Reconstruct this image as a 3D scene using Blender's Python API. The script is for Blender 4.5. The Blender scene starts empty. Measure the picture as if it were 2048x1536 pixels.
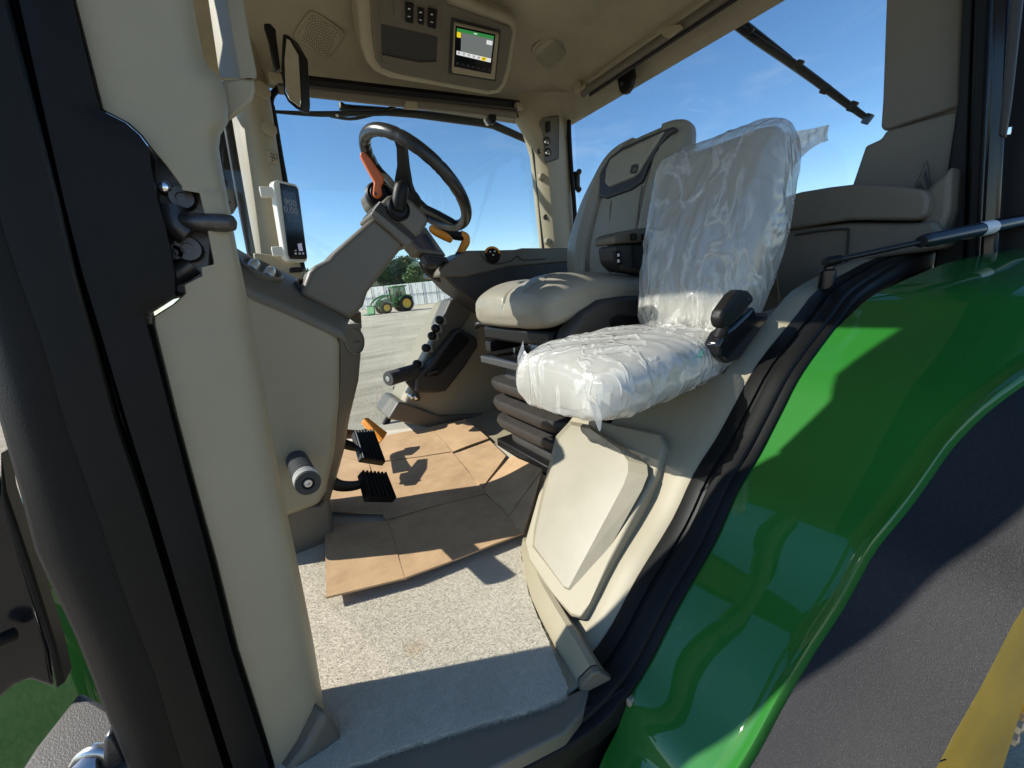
import bpy, bmesh, math, random
from mathutils import Vector as V, Matrix, noise
random.seed(7)
R = math.radians
sc = bpy.context.scene
COL = sc.collection
# ------------------------------------------------------------------ camera (its lens is the origin of the place; metres)
PSI, PIT, ROLL, FPX = R(31), R(14.5), R(5.5), 780.0
fw = V((math.sin(PSI)*math.cos(PIT), math.cos(PSI)*math.cos(PIT), -math.sin(PIT)))
r0 = V((math.cos(PSI), -math.sin(PSI), 0)); u0 = r0.cross(fw)
rt = r0*math.cos(ROLL) - u0*math.sin(ROLL); up = rt.cross(fw)
cam = bpy.data.cameras.new('camera'); co = bpy.data.objects.new('camera', cam); COL.objects.link(co)
cam.sensor_width = 36; cam.lens = FPX/2048*36; cam.clip_start = 0.01; cam.clip_end = 3000
M3 = Matrix((rt, up, -fw)).transposed()
co.matrix_world = M3.to_4x4()
sc.camera = co
# ------------------------------------------------------------------ sky, sun, exposure
AZ, EL = R(29), R(38)            # sun stands ahead of the tractor, to its right
sun_dir = V((-math.cos(AZ)*math.cos(EL), math.sin(AZ)*math.cos(EL), math.sin(EL)))
w = bpy.data.worlds.new('World'); sc.world = w; w.use_nodes = True
nt = w.node_tree; bg = nt.nodes['Background']
sky = nt.nodes.new('ShaderNodeTexSky'); sky.sky_type = 'NISHITA'; sky.sun_disc = False
sky.sun_elevation = EL; sky.sun_rotation = math.atan2(sun_dir.x, sun_dir.y)
sky.altitude = 600; sky.air_density = 1.0; sky.dust_density = 0.0; sky.ozone_density = 3.0
hs = nt.nodes.new('ShaderNodeHueSaturation'); hs.inputs['Saturation'].default_value = 1.16; hs.inputs['Value'].default_value = 1.15
wtc = nt.nodes.new('ShaderNodeTexCoord'); wmp = nt.nodes.new('ShaderNodeMapping'); wmp.inputs['Scale'].default_value = (1.6, 1.6, 5.5); wmp.inputs['Rotation'].default_value = (R(18), R(12), 0)
wnz = nt.nodes.new('ShaderNodeTexNoise'); wnz.inputs['Scale'].default_value = 1.7; wnz.inputs['Detail'].default_value = 9; wnz.inputs['Roughness'].default_value = .62; wnz.inputs['Distortion'].default_value = .9
wrp = nt.nodes.new('ShaderNodeMapRange'); wrp.inputs[1].default_value = .52; wrp.inputs[2].default_value = .85; wrp.inputs[3].default_value = 0; wrp.inputs[4].default_value = .22
wmx = nt.nodes.new('ShaderNodeMix'); wmx.data_type = 'RGBA'; wmx.inputs[7].default_value = (6.2, 6.6, 7.0, 1)
nt.links.new(wtc.outputs['Generated'], wmp.inputs[0]); nt.links.new(wmp.outputs[0], wnz.inputs[0]); nt.links.new(wnz.outputs[0], wrp.inputs[0]); nt.links.new(wrp.outputs[0], wmx.inputs[0])
nt.links.new(sky.outputs[0], hs.inputs['Color']); nt.links.new(hs.outputs[0], wmx.inputs[6]); nt.links.new(wmx.outputs[2], bg.inputs[0]); bg.inputs[1].default_value = 0.11
sl = bpy.data.lights.new('sun', 'SUN'); sl.energy = 5.0; sl.angle = R(0.53); sl.color = (1, .955, .88)
so = bpy.data.objects.new('sun', sl); COL.objects.link(so)
so.rotation_euler = (-sun_dir).to_track_quat('-Z', 'Y').to_euler()
vs = sc.view_settings; vs.view_transform = 'Standard'; vs.look = 'None'; vs.gamma = 1; vs.use_curve_mapping = False
vs.exposure = 0.55
sc.render.engine = 'CYCLES'
sc.cycles.max_bounces = 8; sc.cycles.transparent_max_bounces = 12; sc.cycles.diffuse_bounces = 5; sc.cycles.glossy_bounces = 4
GROUND = -1.95; FLOOR = -0.66

# ------------------------------------------------------------------ helpers
def W(x, y, X=None, Y=None, Z=None, P=None, N=None):
    """point of the place seen at a spot of the photograph, on a plane of known depth"""
    d = rt*((x-1024)/FPX) - up*((y-768)/FPX) + fw
    if X is not None: return d*(X/d.x)
    if Y is not None: return d*(Y/d.y)
    if Z is not None: return d*(Z/d.z)
    return d*(P.dot(N)/d.dot(N))
BASE = {}
def link(o, parent=None):
    COL.objects.link(o)
    if parent is not None:
        o.parent = parent
        o.matrix_parent_inverse = Matrix.Translation(BASE.get(parent.name, V((0, 0, 0)))).inverted()
        BASE[o.name] = V((0, 0, 0))
    return o
def thing(name, label, cat, loc, group=None):
    o = bpy.data.objects.new(name, None); o.empty_display_size = .05
    COL.objects.link(o); o.location = loc; BASE[o.name] = V(loc)
    return tag(o, label, cat, group)
def tag(o, label=None, cat=None, group=None, kind=None):
    for k, v in (('label', label), ('category', cat), ('group', group), ('kind', kind)):
        if v: o[k] = v
    return o
def obj(name, vs_, fs, m, parent=None, smooth=True, bevel=0, seg=2, sub=0, solid=0, ang=35, off=0):
    vs_ = [V(v) for v in vs_]
    base = V((0, 0, 0))
    if parent is None:
        base = V((sum(v.x for v in vs_)/len(vs_), sum(v.y for v in vs_)/len(vs_), min(v.z for v in vs_)))
    me = bpy.data.meshes.new(name)
    me.from_pydata([v-base for v in vs_], [], fs)
    me.validate()
    bm = bmesh.new(); bm.from_mesh(me); bmesh.ops.recalc_face_normals(bm, faces=bm.faces); bm.to_mesh(me); bm.free()
    me.materials.append(MAT[m] if isinstance(m, str) else m)
    o = bpy.data.objects.new(name, me)
    if parent is None:
        COL.objects.link(o); o.location = base; BASE[o.name] = base
    else: link(o, parent)
    if smooth:
        for p in me.polygons: p.use_smooth = True
        if not sub: me.set_sharp_from_angle(angle=R(ang))
    if solid:
        k = o.modifiers.new('s', 'SOLIDIFY'); k.thickness = solid; k.offset = off
    if bevel:
        k = o.modifiers.new('b', 'BEVEL'); k.width = bevel; k.segments = seg; k.limit_method = 'ANGLE'; k.angle_limit = R(30); k.harden_normals = False
    if sub:
        k = o.modifiers.new('u', 'SUBSURF'); k.levels = sub; k.render_levels = sub
    return o
def prism(name, pts, vec, m, parent=None, bevel=0.003, seg=2, **k):
    vec = V(vec); n = len(pts); pts = [V(p) for p in pts]
    vs_ = pts + [p+vec for p in pts]
    fs = [tuple(range(n)), tuple(range(2*n-1, n-1, -1))] + [(i, (i+1) % n, n+(i+1) % n, n+i) for i in range(n)]
    return obj(name, vs_, fs, m, parent, bevel=bevel, seg=seg, **k)
def box(name, c, s, m, parent=None, rot=None, bevel=0.004, seg=2, **k):
    c = V(c); M = rot if rot is not None else Matrix.Identity(3)
    if isinstance(rot, tuple):
        from mathutils import Euler
        M = Euler(rot).to_matrix()
    vs_ = [c + M @ V((sx*s[0]/2, sy*s[1]/2, sz*s[2]/2)) for sx in (-1, 1) for sy in (-1, 1) for sz in (-1, 1)]
    fs = [(0, 1, 3, 2), (4, 6, 7, 5), (0, 4, 5, 1), (2, 3, 7, 6), (0, 2, 6, 4), (1, 5, 7, 3)]
    return obj(name, vs_, fs, m, parent, bevel=bevel, seg=seg, **k)
def catmull(pts, n):
    pts = [V(p) for p in pts]; out = []
    P = [pts[0]*2-pts[1]] + pts + [pts[-1]*2-pts[-2]]
    for i in range(1, len(P)-2):
        for j in range(n):
            t = j/n; a, b, c, d = P[i-1:i+3]
            out.append(.5*((2*b)+(c-a)*t+(2*a-5*b+4*c-d)*t*t+(3*b-a-3*c+d)*t**3))
    out.append(pts[-1]); return out
def tube(name, pts, r, m, parent=None, seg=14, smooth_n=0, caps=True, flat=None, **k):
    """swept round bar; r may be a list of radii; flat=(ratio, axis) squashes it"""
    rr = r if isinstance(r, (list, tuple)) else [r]*len(pts)
    pts = [V(p) for p in pts]
    if smooth_n:
        q = catmull(pts, smooth_n); rr = [rr[min(i//smooth_n, len(rr)-2)]*(1-(i % smooth_n)/smooth_n)+rr[min(i//smooth_n+1, len(rr)-1)]*((i % smooth_n)/smooth_n) for i in range(len(q)-1)]+[rr[-1]]
        pts = q
    vs_, fs = [], []; n = len(pts)
    ref = V((0, 0, 1)) if abs((pts[1]-pts[0]).normalized().z) < .9 else V((1, 0, 0))
    for i, p in enumerate(pts):
        t = (pts[min(i+1, n-1)]-pts[max(i-1, 0)]).normalized()
        a = (ref-t*ref.dot(t)).normalized(); b = t.cross(a); ref = a
        for j in range(seg):
            th = 2*math.pi*j/seg
            d = a*math.cos(th)*rr[i]+b*math.sin(th)*rr[i]
            if flat: d = d - flat[1]*d.dot(flat[1])*(1-flat[0])
            vs_.append(p+d)
    for i in range(n-1):
        for j in range(seg):
            fs.append((i*seg+j, i*seg+(j+1) % seg, (i+1)*seg+(j+1) % seg, (i+1)*seg+j))
    if caps: fs += [tuple(range(seg-1, -1, -1)), tuple(range((n-1)*seg, n*seg))]
    return obj(name, vs_, fs, m, parent, **k)
def lathe(name, o, ax, prof, m, parent=None, seg=24, caps=True, **k):
    """prof: (radius, height along ax)"""
    ax = V(ax).normalized(); o = V(o); ref = V((0, 0, 1)) if abs(ax.z) < .9 else V((1, 0, 0))
    a = (ref-ax*ref.dot(ax)).normalized(); b = ax.cross(a)
    vs_, fs = [], []
    for r, h in prof:
        for j in range(seg):
            t = 2*math.pi*j/seg; vs_.append(o+ax*h+(a*math.cos(t)+b*math.sin(t))*r)
    for i in range(len(prof)-1):
        for j in range(seg):
            fs.append((i*seg+j, i*seg+(j+1) % seg, (i+1)*seg+(j+1) % seg, (i+1)*seg+j))
    if caps: fs += [tuple(range(seg)), tuple(range((len(prof)-1)*seg, len(prof)*seg))]
    return obj(name, vs_, fs, m, parent, **k)
def loft(name, secs, m, parent=None, closed=False, caps=False, **k):
    n = len(secs[0]); vs_ = [V(p) for s in secs for p in s]; fs = []
    for i in range(len(secs)-1):
        for j in range(n if closed else n-1):
            fs.append((i*n+j, i*n+(j+1) % n, (i+1)*n+(j+1) % n, (i+1)*n+j))
    if caps: fs += [tuple(range(n)), tuple(range((len(secs)-1)*n, len(secs)*n))]
    return obj(name, vs_, fs, m, parent, **k)
def superloft(name, st, m, parent=None, seg=56, sub_n=6, cap=.9, disp=None, ex=None, **k):
    """cushion: stations (centre, u half-vector, v half-vector, exponent) joined smoothly, ends rounded off"""
    S = []
    n = len(st)
    C = catmull([s[0] for s in st], sub_n); U = catmull([s[1] for s in st], sub_n); Q = catmull([s[2] for s in st], sub_n)
    E_ = catmull([V((s[3], 0, 0)) for s in st], sub_n)
    vs_, fs = [], []; N = len(C)
    for i in range(N):
        for j in range(seg):
            t = 2*math.pi*j/seg; e = E_[i].x
            c, s = math.cos(t), math.sin(t); r_ = (abs(c)**e+abs(s)**e)**(-1/e)
            a, b = c*r_, s*r_
            p = C[i]+U[i]*a+Q[i]*b
            if disp:
                nr = (U[i].normalized()*a*Q[i].length+Q[i].normalized()*b*U[i].length).normalized()
                p = p+nr*disp(i/(N-1), t, a, b, p)
            vs_.append(p)
    for i in range(N-1):
        for j in range(seg):
            fs.append((i*seg+j, i*seg+(j+1) % seg, (i+1)*seg+(j+1) % seg, (i+1)*seg+j))
    fs += [tuple(range(seg)), tuple(range((N-1)*seg, N*seg))]
    return obj(name, vs_, fs, m, parent, ang=75, **k)
def grid(name, f, nu, nv, m, parent=None, **k):
    vs_ = [f(i/nu, j/nv) for i in range(nu+1) for j in range(nv+1)]
    fs = [(i*(nv+1)+j, i*(nv+1)+j+1, (i+1)*(nv+1)+j+1, (i+1)*(nv+1)+j) for i in range(nu) for j in range(nv)]
    return obj(name, vs_, fs, m, parent, **k)
def lerp(a, b, t): return a+(b-a)*t
def interp(L, x):
    if x <= L[0][0]: 
        (a, b), (c, d) = L[0], L[1]
    elif x >= L[-1][0]:
        (a, b), (c, d) = L[-2], L[-1]
    else:
        for (a, b), (c, d) in zip(L, L[1:]):
            if a <= x <= c: break
    return b+(d-b)*(x-a)/(c-a)
def text(name, s, size, o, ux, uy, m, parent, depth=.0004, align='CENTER'):
    """flat lettering: o = origin, ux = reading direction, uy = up of the letters"""
    cu = bpy.data.curves.new(name, 'FONT'); cu.body = s; cu.size = size; cu.extrude = depth; cu.align_x = align; cu.align_y = 'CENTER'; cu.resolution_u = 3
    t = bpy.data.objects.new(name, cu); COL.objects.link(t)
    dg = bpy.context.evaluated_depsgraph_get(); me = bpy.data.meshes.new_from_object(t.evaluated_get(dg))
    bpy.data.objects.remove(t); bpy.data.curves.remove(cu)
    ux = V(ux).normalized(); uz = ux.cross(V(uy)).normalized(); uy = uz.cross(ux)
    M = Matrix((ux, uy, uz)).transposed().to_4x4(); M.translation = V(o)
    me.transform(M); me.materials.clear(); me.materials.append(MAT[m])
    return link(bpy.data.objects.new(name, me), parent)

# ------------------------------------------------------------------ materials
MAT = {}
def newmat(n):
    m = bpy.data.materials.new(n); m.use_nodes = True; MAT[n] = m
    return m, m.node_tree, m.node_tree.nodes, m.node_tree.links, m.node_tree.nodes['Principled BSDF']
def mat(n, c, rough=.5, metal=0, coat=0, grain=0, gscale=600, var=0, vscale=8, spec=.5, c2=None, bump_d=.001, emit=None, estr=1, dirt=0):
    m, t, N, L, b = newmat(n)
    b.inputs['Base Color'].default_value = (*c, 1); b.inputs['Roughness'].default_value = rough
    b.inputs['Metallic'].default_value = metal; b.inputs['Specular IOR Level'].default_value = spec
    b.inputs['Coat Weight'].default_value = coat; b.inputs['Coat Roughness'].default_value = .03
    tc = N.new('ShaderNodeTexCoord')
    if var or c2:
        nz = N.new('ShaderNodeTexNoise'); nz.inputs['Scale'].default_value = vscale; nz.inputs['Detail'].default_value = 6; nz.inputs['Roughness'].default_value = .65
        L.new(tc.outputs['Object'], nz.inputs[0])
        mx = N.new('ShaderNodeMix'); mx.data_type = 'RGBA'
        a = c2 if c2 else tuple(x*(1-var) for x in c)
        mx.inputs[6].default_value = (*a, 1); mx.inputs[7].default_value = (*(tuple(min(1, x*(1+var)) for x in c) if not c2 else c), 1)
        rp = N.new('ShaderNodeValToRGB'); rp.color_ramp.elements[0].position = .35; rp.color_ramp.elements[1].position = .65
        L.new(nz.outputs[0], rp.inputs[0]); L.new(rp.outputs[0], mx.inputs[0]); L.new(mx.outputs[2], b.inputs['Base Color'])
        mr = N.new('ShaderNodeMath'); mr.operation = 'MULTIPLY_ADD'; mr.inputs[1].default_value = .12; mr.inputs[2].default_value = rough-.06
        L.new(nz.outputs[0], mr.inputs[0]); L.new(mr.outputs[0], b.inputs['Roughness'])
    if grain:
        g = N.new('ShaderNodeTexNoise'); g.inputs['Scale'].default_value = gscale; g.inputs['Detail'].default_value = 3
        L.new(tc.outputs['Object'], g.inputs[0])
        bp = N.new('ShaderNodeBump'); bp.inputs['Strength'].default_value = grain; bp.inputs['Distance'].default_value = bump_d
        L.new(g.outputs[0], bp.inputs['Height']); L.new(bp.outputs[0], b.inputs['Normal'])
    if emit:
        b.inputs['Emission Color'].default_value = (*emit, 1); b.inputs['Emission Strength'].default_value = estr
    return m
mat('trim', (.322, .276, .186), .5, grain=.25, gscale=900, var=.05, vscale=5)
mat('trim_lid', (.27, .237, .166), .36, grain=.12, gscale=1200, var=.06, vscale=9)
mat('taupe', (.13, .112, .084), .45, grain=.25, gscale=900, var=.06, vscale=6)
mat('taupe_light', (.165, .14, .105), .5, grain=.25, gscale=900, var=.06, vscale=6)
mat('headliner', (.36, .32, .228), .9, grain=.5, gscale=1500, var=.05, vscale=10)
mat('leather', (.27, .246, .19), .4, grain=.35, gscale=420, var=.06, vscale=12, bump_d=.0012)
mat('leather_dark', (.035, .033, .034), .45, grain=.35, gscale=420)
mat('stitch', (.16, .14, .10), .8)
mat('black', (.008, .0074, .007), .45, grain=.3, gscale=700, var=.15, spec=.25)
mat('black_gloss', (.012, .012, .014), .16)
mat('charcoal', (.034, .029, .025), .5, grain=.4, gscale=500, var=.12, vscale=20)
mat('post_black', (.0095, .0088, .0085), .5, grain=.4, gscale=600, var=.2, vscale=7, spec=.16)
mat('rubber', (.007, .0066, .0062), .5, grain=.15, gscale=300, var=.2, vscale=9, spec=.22)
mat('grip', (.05, .05, .05), .62, grain=.2, gscale=900)
mat('steel', (.62, .62, .60), .3, metal=1, grain=.2, gscale=200)
mat('dark_steel', (.09, .085, .085), .38, metal=.7, grain=.5, gscale=120, var=.3, vscale=30)
mat('white', (.72, .70, .62), .45)
mat('white_sheet', (.78, .78, .76), .5, var=.06, vscale=1)
mat('chrome', (.8, .8, .8), .12, metal=1)
mat('orange', (.62, .13, .025), .42, grain=.1, gscale=900, var=.06)
mat('amber', (.74, .27, .02), .42, grain=.1, gscale=900, var=.06)
mat('red', (.55, .02, .01), .4)
mat('green', (.014, .14, .014), .55, coat=1, var=.04, vscale=3, spec=.2)
mat('green_far', (.02, .17, .02), .35, coat=.5)
mat('yellow', (.72, .42, .01), .4, coat=.4, var=.1, vscale=8)
mat('silver_btn', (.55, .54, .50), .35, metal=.6)
mat('mirror', (.85, .85, .85), .02, metal=1)
mat('screen_dark', (.006, .007, .009), .12, spec=.6)
mat('screen_blue', (.05, .07, .11), .12)
mat('lcd', (.1, .1, .1), .4, emit=(.55, .62, .7), estr=.16)
mat('digits', (.1, .1, .1), .4, emit=(.55, .62, .7), estr=.07)
mat('lcd_lilac', (.3, .28, .38), .4, emit=(.45, .42, .6), estr=.25)
mat('ui_bg', (.05, .06, .06), .25, emit=(.17, .19, .18), estr=.55)
mat('ui_green', (.02, .1, .03), .25, emit=(.03, .22, .05), estr=.6)
mat('ui_white', (.5, .5, .5), .25, emit=(.8, .82, .84), estr=.5)
mat('ui_yellow', (.5, .4, .02), .25, emit=(.85, .65, .02), estr=.55)
mat('print_white', (.75, .75, .75), .5)
mat('print_dark', (.03, .03, .03), .5)
mat('print_green', (.0, .25, .13), .5)
mat('bark', (.09, .065, .045), .9, grain=.6, gscale=12, bump_d=.03)
mat('ink', (.05, .05, .055), .5)
def foliage(n, c1, c2):
    m, t, N, L, b = newmat(n)
    oi = N.new('ShaderNodeNewGeometry'); nz = N.new('ShaderNodeTexNoise'); nz.inputs['Scale'].default_value = .9
    L.new(oi.outputs['Position'], nz.inputs[0])
    mx = N.new('ShaderNodeMix'); mx.data_type = 'RGBA'; mx.inputs[6].default_value = (*c1, 1); mx.inputs[7].default_value = (*c2, 1)
    L.new(oi.outputs['Random Per Island'], mx.inputs[0]); L.new(mx.outputs[2], b.inputs['Base Color'])
    b.inputs['Roughness'].default_value = .6
foliage('leaf_dark', (.03, .07, .018), (.075, .14, .035))
foliage('leaf_light', (.07, .13, .03), (.14, .22, .05))
foliage('grass', (.10, .17, .03), (.2, .27, .07))

def schlick(N, L, f0, nrm=None):
    lw = N.new('ShaderNodeLayerWeight'); lw.inputs[0].default_value = .5
    if nrm: L.new(nrm, lw.inputs['Normal'])
    pw = N.new('ShaderNodeMath'); pw.operation = 'POWER'; pw.inputs[1].default_value = 5; L.new(lw.outputs['Facing'], pw.inputs[0])
    ml = N.new('ShaderNodeMath'); ml.operation = 'MULTIPLY_ADD'; ml.inputs[1].default_value = 1-f0; ml.inputs[2].default_value = f0; L.new(pw.outputs[0], ml.inputs[0])
    return ml
def glass(n, tint, ior=1.45, dust=.0):
    m, t, N, L, b = newmat(n); N.remove(b)
    tr = N.new('ShaderNodeBsdfTransparent'); tr.inputs[0].default_value = (*tint, 1)
    gl = N.new('ShaderNodeBsdfGlossy'); gl.inputs['Roughness'].default_value = .0
    fr = schlick(N, L, .045)
    mx = N.new('ShaderNodeMixShader')
    L.new(fr.outputs[0], mx.inputs[0]); L.new(tr.outputs[0], mx.inputs[1]); L.new(gl.outputs[0], mx.inputs[2])
    out = mx
    if dust:
        df = N.new('ShaderNodeBsdfDiffuse'); df.inputs[0].default_value = (.75, .75, .72, 1)
        tc = N.new('ShaderNodeTexCoord'); nz = N.new('ShaderNodeTexNoise'); nz.inputs['Scale'].default_value = 5; nz.inputs['Detail'].default_value = 8
        L.new(tc.outputs['Object'], nz.inputs[0])
        ml = N.new('ShaderNodeMath'); ml.operation = 'MULTIPLY'; ml.inputs[1].default_value = dust
        L.new(nz.outputs[0], ml.inputs[0])
        m2 = N.new('ShaderNodeMixShader'); L.new(ml.outputs[0], m2.inputs[0]); L.new(mx.outputs[0], m2.inputs[1]); L.new(df.outputs[0], m2.inputs[2]); out = m2
    L.new(out.outputs[0], N['Material Output'].inputs[0])
glass('glass', (.94, .97, .96), dust=.035)
glass('glass_dark', (.35, .45, .42))

# thin milky plastic film, more opaque along its creases
def film(nm, lo, hi):
    m, t, N, L, b = newmat(nm); N.remove(b)
    tc = N.new('ShaderNodeTexCoord'); mp = N.new('ShaderNodeMapping'); mp.inputs['Scale'].default_value = (1, 1, .45)
    L.new(tc.outputs['Object'], mp.inputs[0])
    n1 = N.new('ShaderNodeTexNoise'); n1.inputs['Scale'].default_value = 11; n1.inputs['Detail'].default_value = 4; n1.inputs['Distortion'].default_value = .8
    L.new(mp.outputs[0], n1.inputs[0])
    rg = N.new('ShaderNodeMath'); rg.operation = 'SUBTRACT'; rg.inputs[1].default_value = .5; L.new(n1.outputs[0], rg.inputs[0])
    ab = N.new('ShaderNodeMath'); ab.operation = 'ABSOLUTE'; L.new(rg.outputs[0], ab.inputs[0])
    rp = N.new('ShaderNodeMapRange'); rp.inputs[1].default_value = 0; rp.inputs[2].default_value = .045; rp.inputs[3].default_value = 1; rp.inputs[4].default_value = 0
    L.new(ab.outputs[0], rp.inputs[0])
    bp = N.new('ShaderNodeBump'); bp.inputs['Strength'].default_value = .5; bp.inputs['Distance'].default_value = .004; L.new(rp.outputs[0], bp.inputs['Height'])
    df = N.new('ShaderNodeBsdfDiffuse'); df.inputs[0].default_value = (.88, .865, .81, 1); L.new(bp.outputs[0], df.inputs['Normal'])
    tl = N.new('ShaderNodeBsdfTranslucent'); tl.inputs[0].default_value = (.9, .9, .88, 1)
    md = N.new('ShaderNodeMixShader'); md.inputs[0].default_value = .4; L.new(df.outputs[0], md.inputs[1]); L.new(tl.outputs[0], md.inputs[2])
    tr = N.new('ShaderNodeBsdfTransparent'); tr.inputs[0].default_value = (.97, .97, .97, 1)
    op = N.new('ShaderNodeMapRange'); op.inputs[1].default_value = 0; op.inputs[2].default_value = 1; op.inputs[3].default_value = lo; op.inputs[4].default_value = hi
    L.new(rp.outputs[0], op.inputs[0])
    ma = N.new('ShaderNodeMixShader'); L.new(op.outputs[0], ma.inputs[0]); L.new(tr.outputs[0], ma.inputs[1]); L.new(md.outputs[0], ma.inputs[2])
    gs = N.new('ShaderNodeBsdfGlossy'); gs.inputs['Roughness'].default_value = .2; L.new(bp.outputs[0], gs.inputs['Normal'])
    mg = N.new('ShaderNodeMixShader'); fr = schlick(N, L, .10, bp.outputs[0])
    L.new(fr.outputs[0], mg.inputs[0]); L.new(ma.outputs[0], mg.inputs[1]); L.new(gs.outputs[0], mg.inputs[2])
    L.new(mg.outputs[0], N['Material Output'].inputs[0])
film('film', .40, .72); film('film_milky', .60, .88); film('film_hem', .68, .9); film('film_tail', .86, .97)

# cardboard: brown board, faint corrugation and scuffs
m, t, N, L, b = newmat('cardboard'); b.inputs['Roughness'].default_value = .85; b.inputs['Specular IOR Level'].default_value = .2
tc = N.new('ShaderNodeTexCoord')
n1 = N.new('ShaderNodeTexNoise'); n1.inputs['Scale'].default_value = 13; n1.inputs['Detail'].default_value = 10; n1.inputs['Roughness'].default_value = .7; L.new(tc.outputs['Object'], n1.inputs[0])
mp = N.new('ShaderNodeMapping'); mp.inputs['Rotation'].default_value = (0, 0, R(-14)); mp.inputs['Scale'].default_value = (8, 190, 1); L.new(tc.outputs['Object'], mp.inputs[0])
n2 = N.new('ShaderNodeTexNoise'); n2.inputs['Scale'].default_value = 1; n2.inputs['Detail'].default_value = 3; L.new(mp.outputs[0], n2.inputs[0])
mx = N.new('ShaderNodeMix'); mx.data_type = 'RGBA'; mx.inputs[6].default_value = (.27, .165, .088, 1); mx.inputs[7].default_value = (.68, .455, .26, 1)
ad = N.new('ShaderNodeMath'); ad.operation = 'MULTIPLY_ADD'; ad.inputs[1].default_value = .16; L.new(n2.outputs[0], ad.inputs[0]); 
m2 = N.new('ShaderNodeMath'); m2.operation = 'MULTIPLY'; m2.inputs[1].default_value = .92; L.new(n1.outputs[0], m2.inputs[0]); L.new(m2.outputs[0], ad.inputs[2])
L.new(ad.outputs[0], mx.inputs[0]); L.new(mx.outputs[2], b.inputs['Base Color'])
bp = N.new('ShaderNodeBump'); bp.inputs['Strength'].default_value = .10; bp.inputs['Distance'].default_value = .002; L.new(n2.outputs[0], bp.inputs['Height']); L.new(bp.outputs[0], b.inputs['Normal'])

# carpet: grey felt with a rusty stain
m, t, N, L, b = newmat('carpet'); b.inputs['Roughness'].default_value = 1; b.inputs['Specular IOR Level'].default_value = .1
tc = N.new('ShaderNodeTexCoord'); ge = N.new('ShaderNodeNewGeometry')
n1 = N.new('ShaderNodeTexNoise'); n1.inputs['Scale'].default_value = 420; n1.inputs['Detail'].default_value = 5; L.new(ge.outputs['Position'], n1.inputs[0])
n2 = N.new('ShaderNodeTexNoise'); n2.inputs['Scale'].default_value = 9; n2.inputs['Detail'].default_value = 4; L.new(ge.outputs['Position'], n2.inputs[0])
mx = N.new('ShaderNodeMix'); mx.data_type = 'RGBA'; mx.inputs[6].default_value = (.50, .455, .37, 1); mx.inputs[7].default_value = (.66, .60, .485, 1)
rp = N.new('ShaderNodeMapRange'); rp.inputs[1].default_value = .3; rp.inputs[2].default_value = .7; L.new(n1.outputs[0], rp.inputs[0]); L.new(rp.outputs[0], mx.inputs[0])
mu = N.new('ShaderNodeMix'); mu.data_type = 'RGBA'; mu.blend_type = 'MULTIPLY'; mu.inputs[0].default_value = .35
L.new(mx.outputs[2], mu.inputs[6]); cr = N.new('ShaderNodeValToRGB'); cr.color_ramp.elements[0].color = (.72, .71, .68, 1); cr.color_ramp.elements[0].position = .3; cr.color_ramp.elements[1].position = .7; L.new(n2.outputs[0], cr.inputs[0]); L.new(cr.outputs[0], mu.inputs[7])
sp = W(832, 1303, Z=FLOOR)
vd = N.new('ShaderNodeVectorMath'); vd.operation = 'DISTANCE'; vd.inputs[1].default_value = sp; L.new(ge.outputs['Position'], vd.inputs[0])
n3 = N.new('ShaderNodeTexNoise'); n3.inputs['Scale'].default_value = 60; L.new(ge.outputs['Position'], n3.inputs[0])
ma = N.new('ShaderNodeMath'); ma.operation = 'MULTIPLY_ADD'; ma.inputs[1].default_value = .03; L.new(n3.outputs[0], ma.inputs[0]); L.new(vd.outputs['Value'], ma.inputs[2])
st_ = N.new('ShaderNodeMapRange'); st_.inputs[1].default_value = .018; st_.inputs[2].default_value = .045; st_.inputs[3].default_value = .5; st_.inputs[4].default_value = 0; L.new(ma.outputs[0], st_.inputs[0])
ms = N.new('ShaderNodeMix'); ms.data_type = 'RGBA'; ms.inputs[7].default_value = (.36, .22, .10, 1); L.new(st_.outputs[0], ms.inputs[0]); L.new(mu.outputs[2], ms.inputs[6])
L.new(ms.outputs[2], b.inputs['Base Color'])
bp = N.new('ShaderNodeBump'); bp.inputs['Strength'].default_value = .45; bp.inputs['Distance'].default_value = .002; L.new(n1.outputs[0], bp.inputs['Height']); L.new(bp.outputs[0], b.inputs['Normal'])

# gravel yard
m, t, N, L, b = newmat('gravel'); b.inputs['Roughness'].default_value = .95; b.inputs['Specular IOR Level'].default_value = .15
ge = N.new('ShaderNodeNewGeometry')
def tn(sc_, det, ro=.6):
    n = N.new('ShaderNodeTexNoise'); n.inputs['Scale'].default_value = sc_; n.inputs['Detail'].default_value = det; n.inputs['Roughness'].default_value = ro; L.new(ge.outputs['Position'], n.inputs[0]); return n
a_, b_, c_ = tn(.35, 6), tn(9, 6, .75), tn(55, 3)
mx = N.new('ShaderNodeMix'); mx.data_type = 'RGBA'; mx.inputs[6].default_value = (.56, .48, .36, 1); mx.inputs[7].default_value = (.86, .76, .59, 1); L.new(b_.outputs[0], mx.inputs[0])
mu = N.new('ShaderNodeMix'); mu.data_type = 'RGBA'; mu.blend_type = 'MULTIPLY'; mu.inputs[0].default_value = .6; L.new(mx.outputs[2], mu.inputs[6])
cr = N.new('ShaderNodeValToRGB'); cr.color_ramp.elements[0].color = (.62, .60, .56, 1); cr.color_ramp.elements[0].position = .35; cr.color_ramp.elements[1].position = .62; L.new(a_.outputs[0], cr.inputs[0]); L.new(cr.outputs[0], mu.inputs[7])
mpg = N.new('ShaderNodeMapping'); mpg.inputs['Rotation'].default_value = (0, 0, R(20)); mpg.inputs['Scale'].default_value = (.25, 2.6, 1); L.new(ge.outputs['Position'], mpg.inputs[0])
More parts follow.
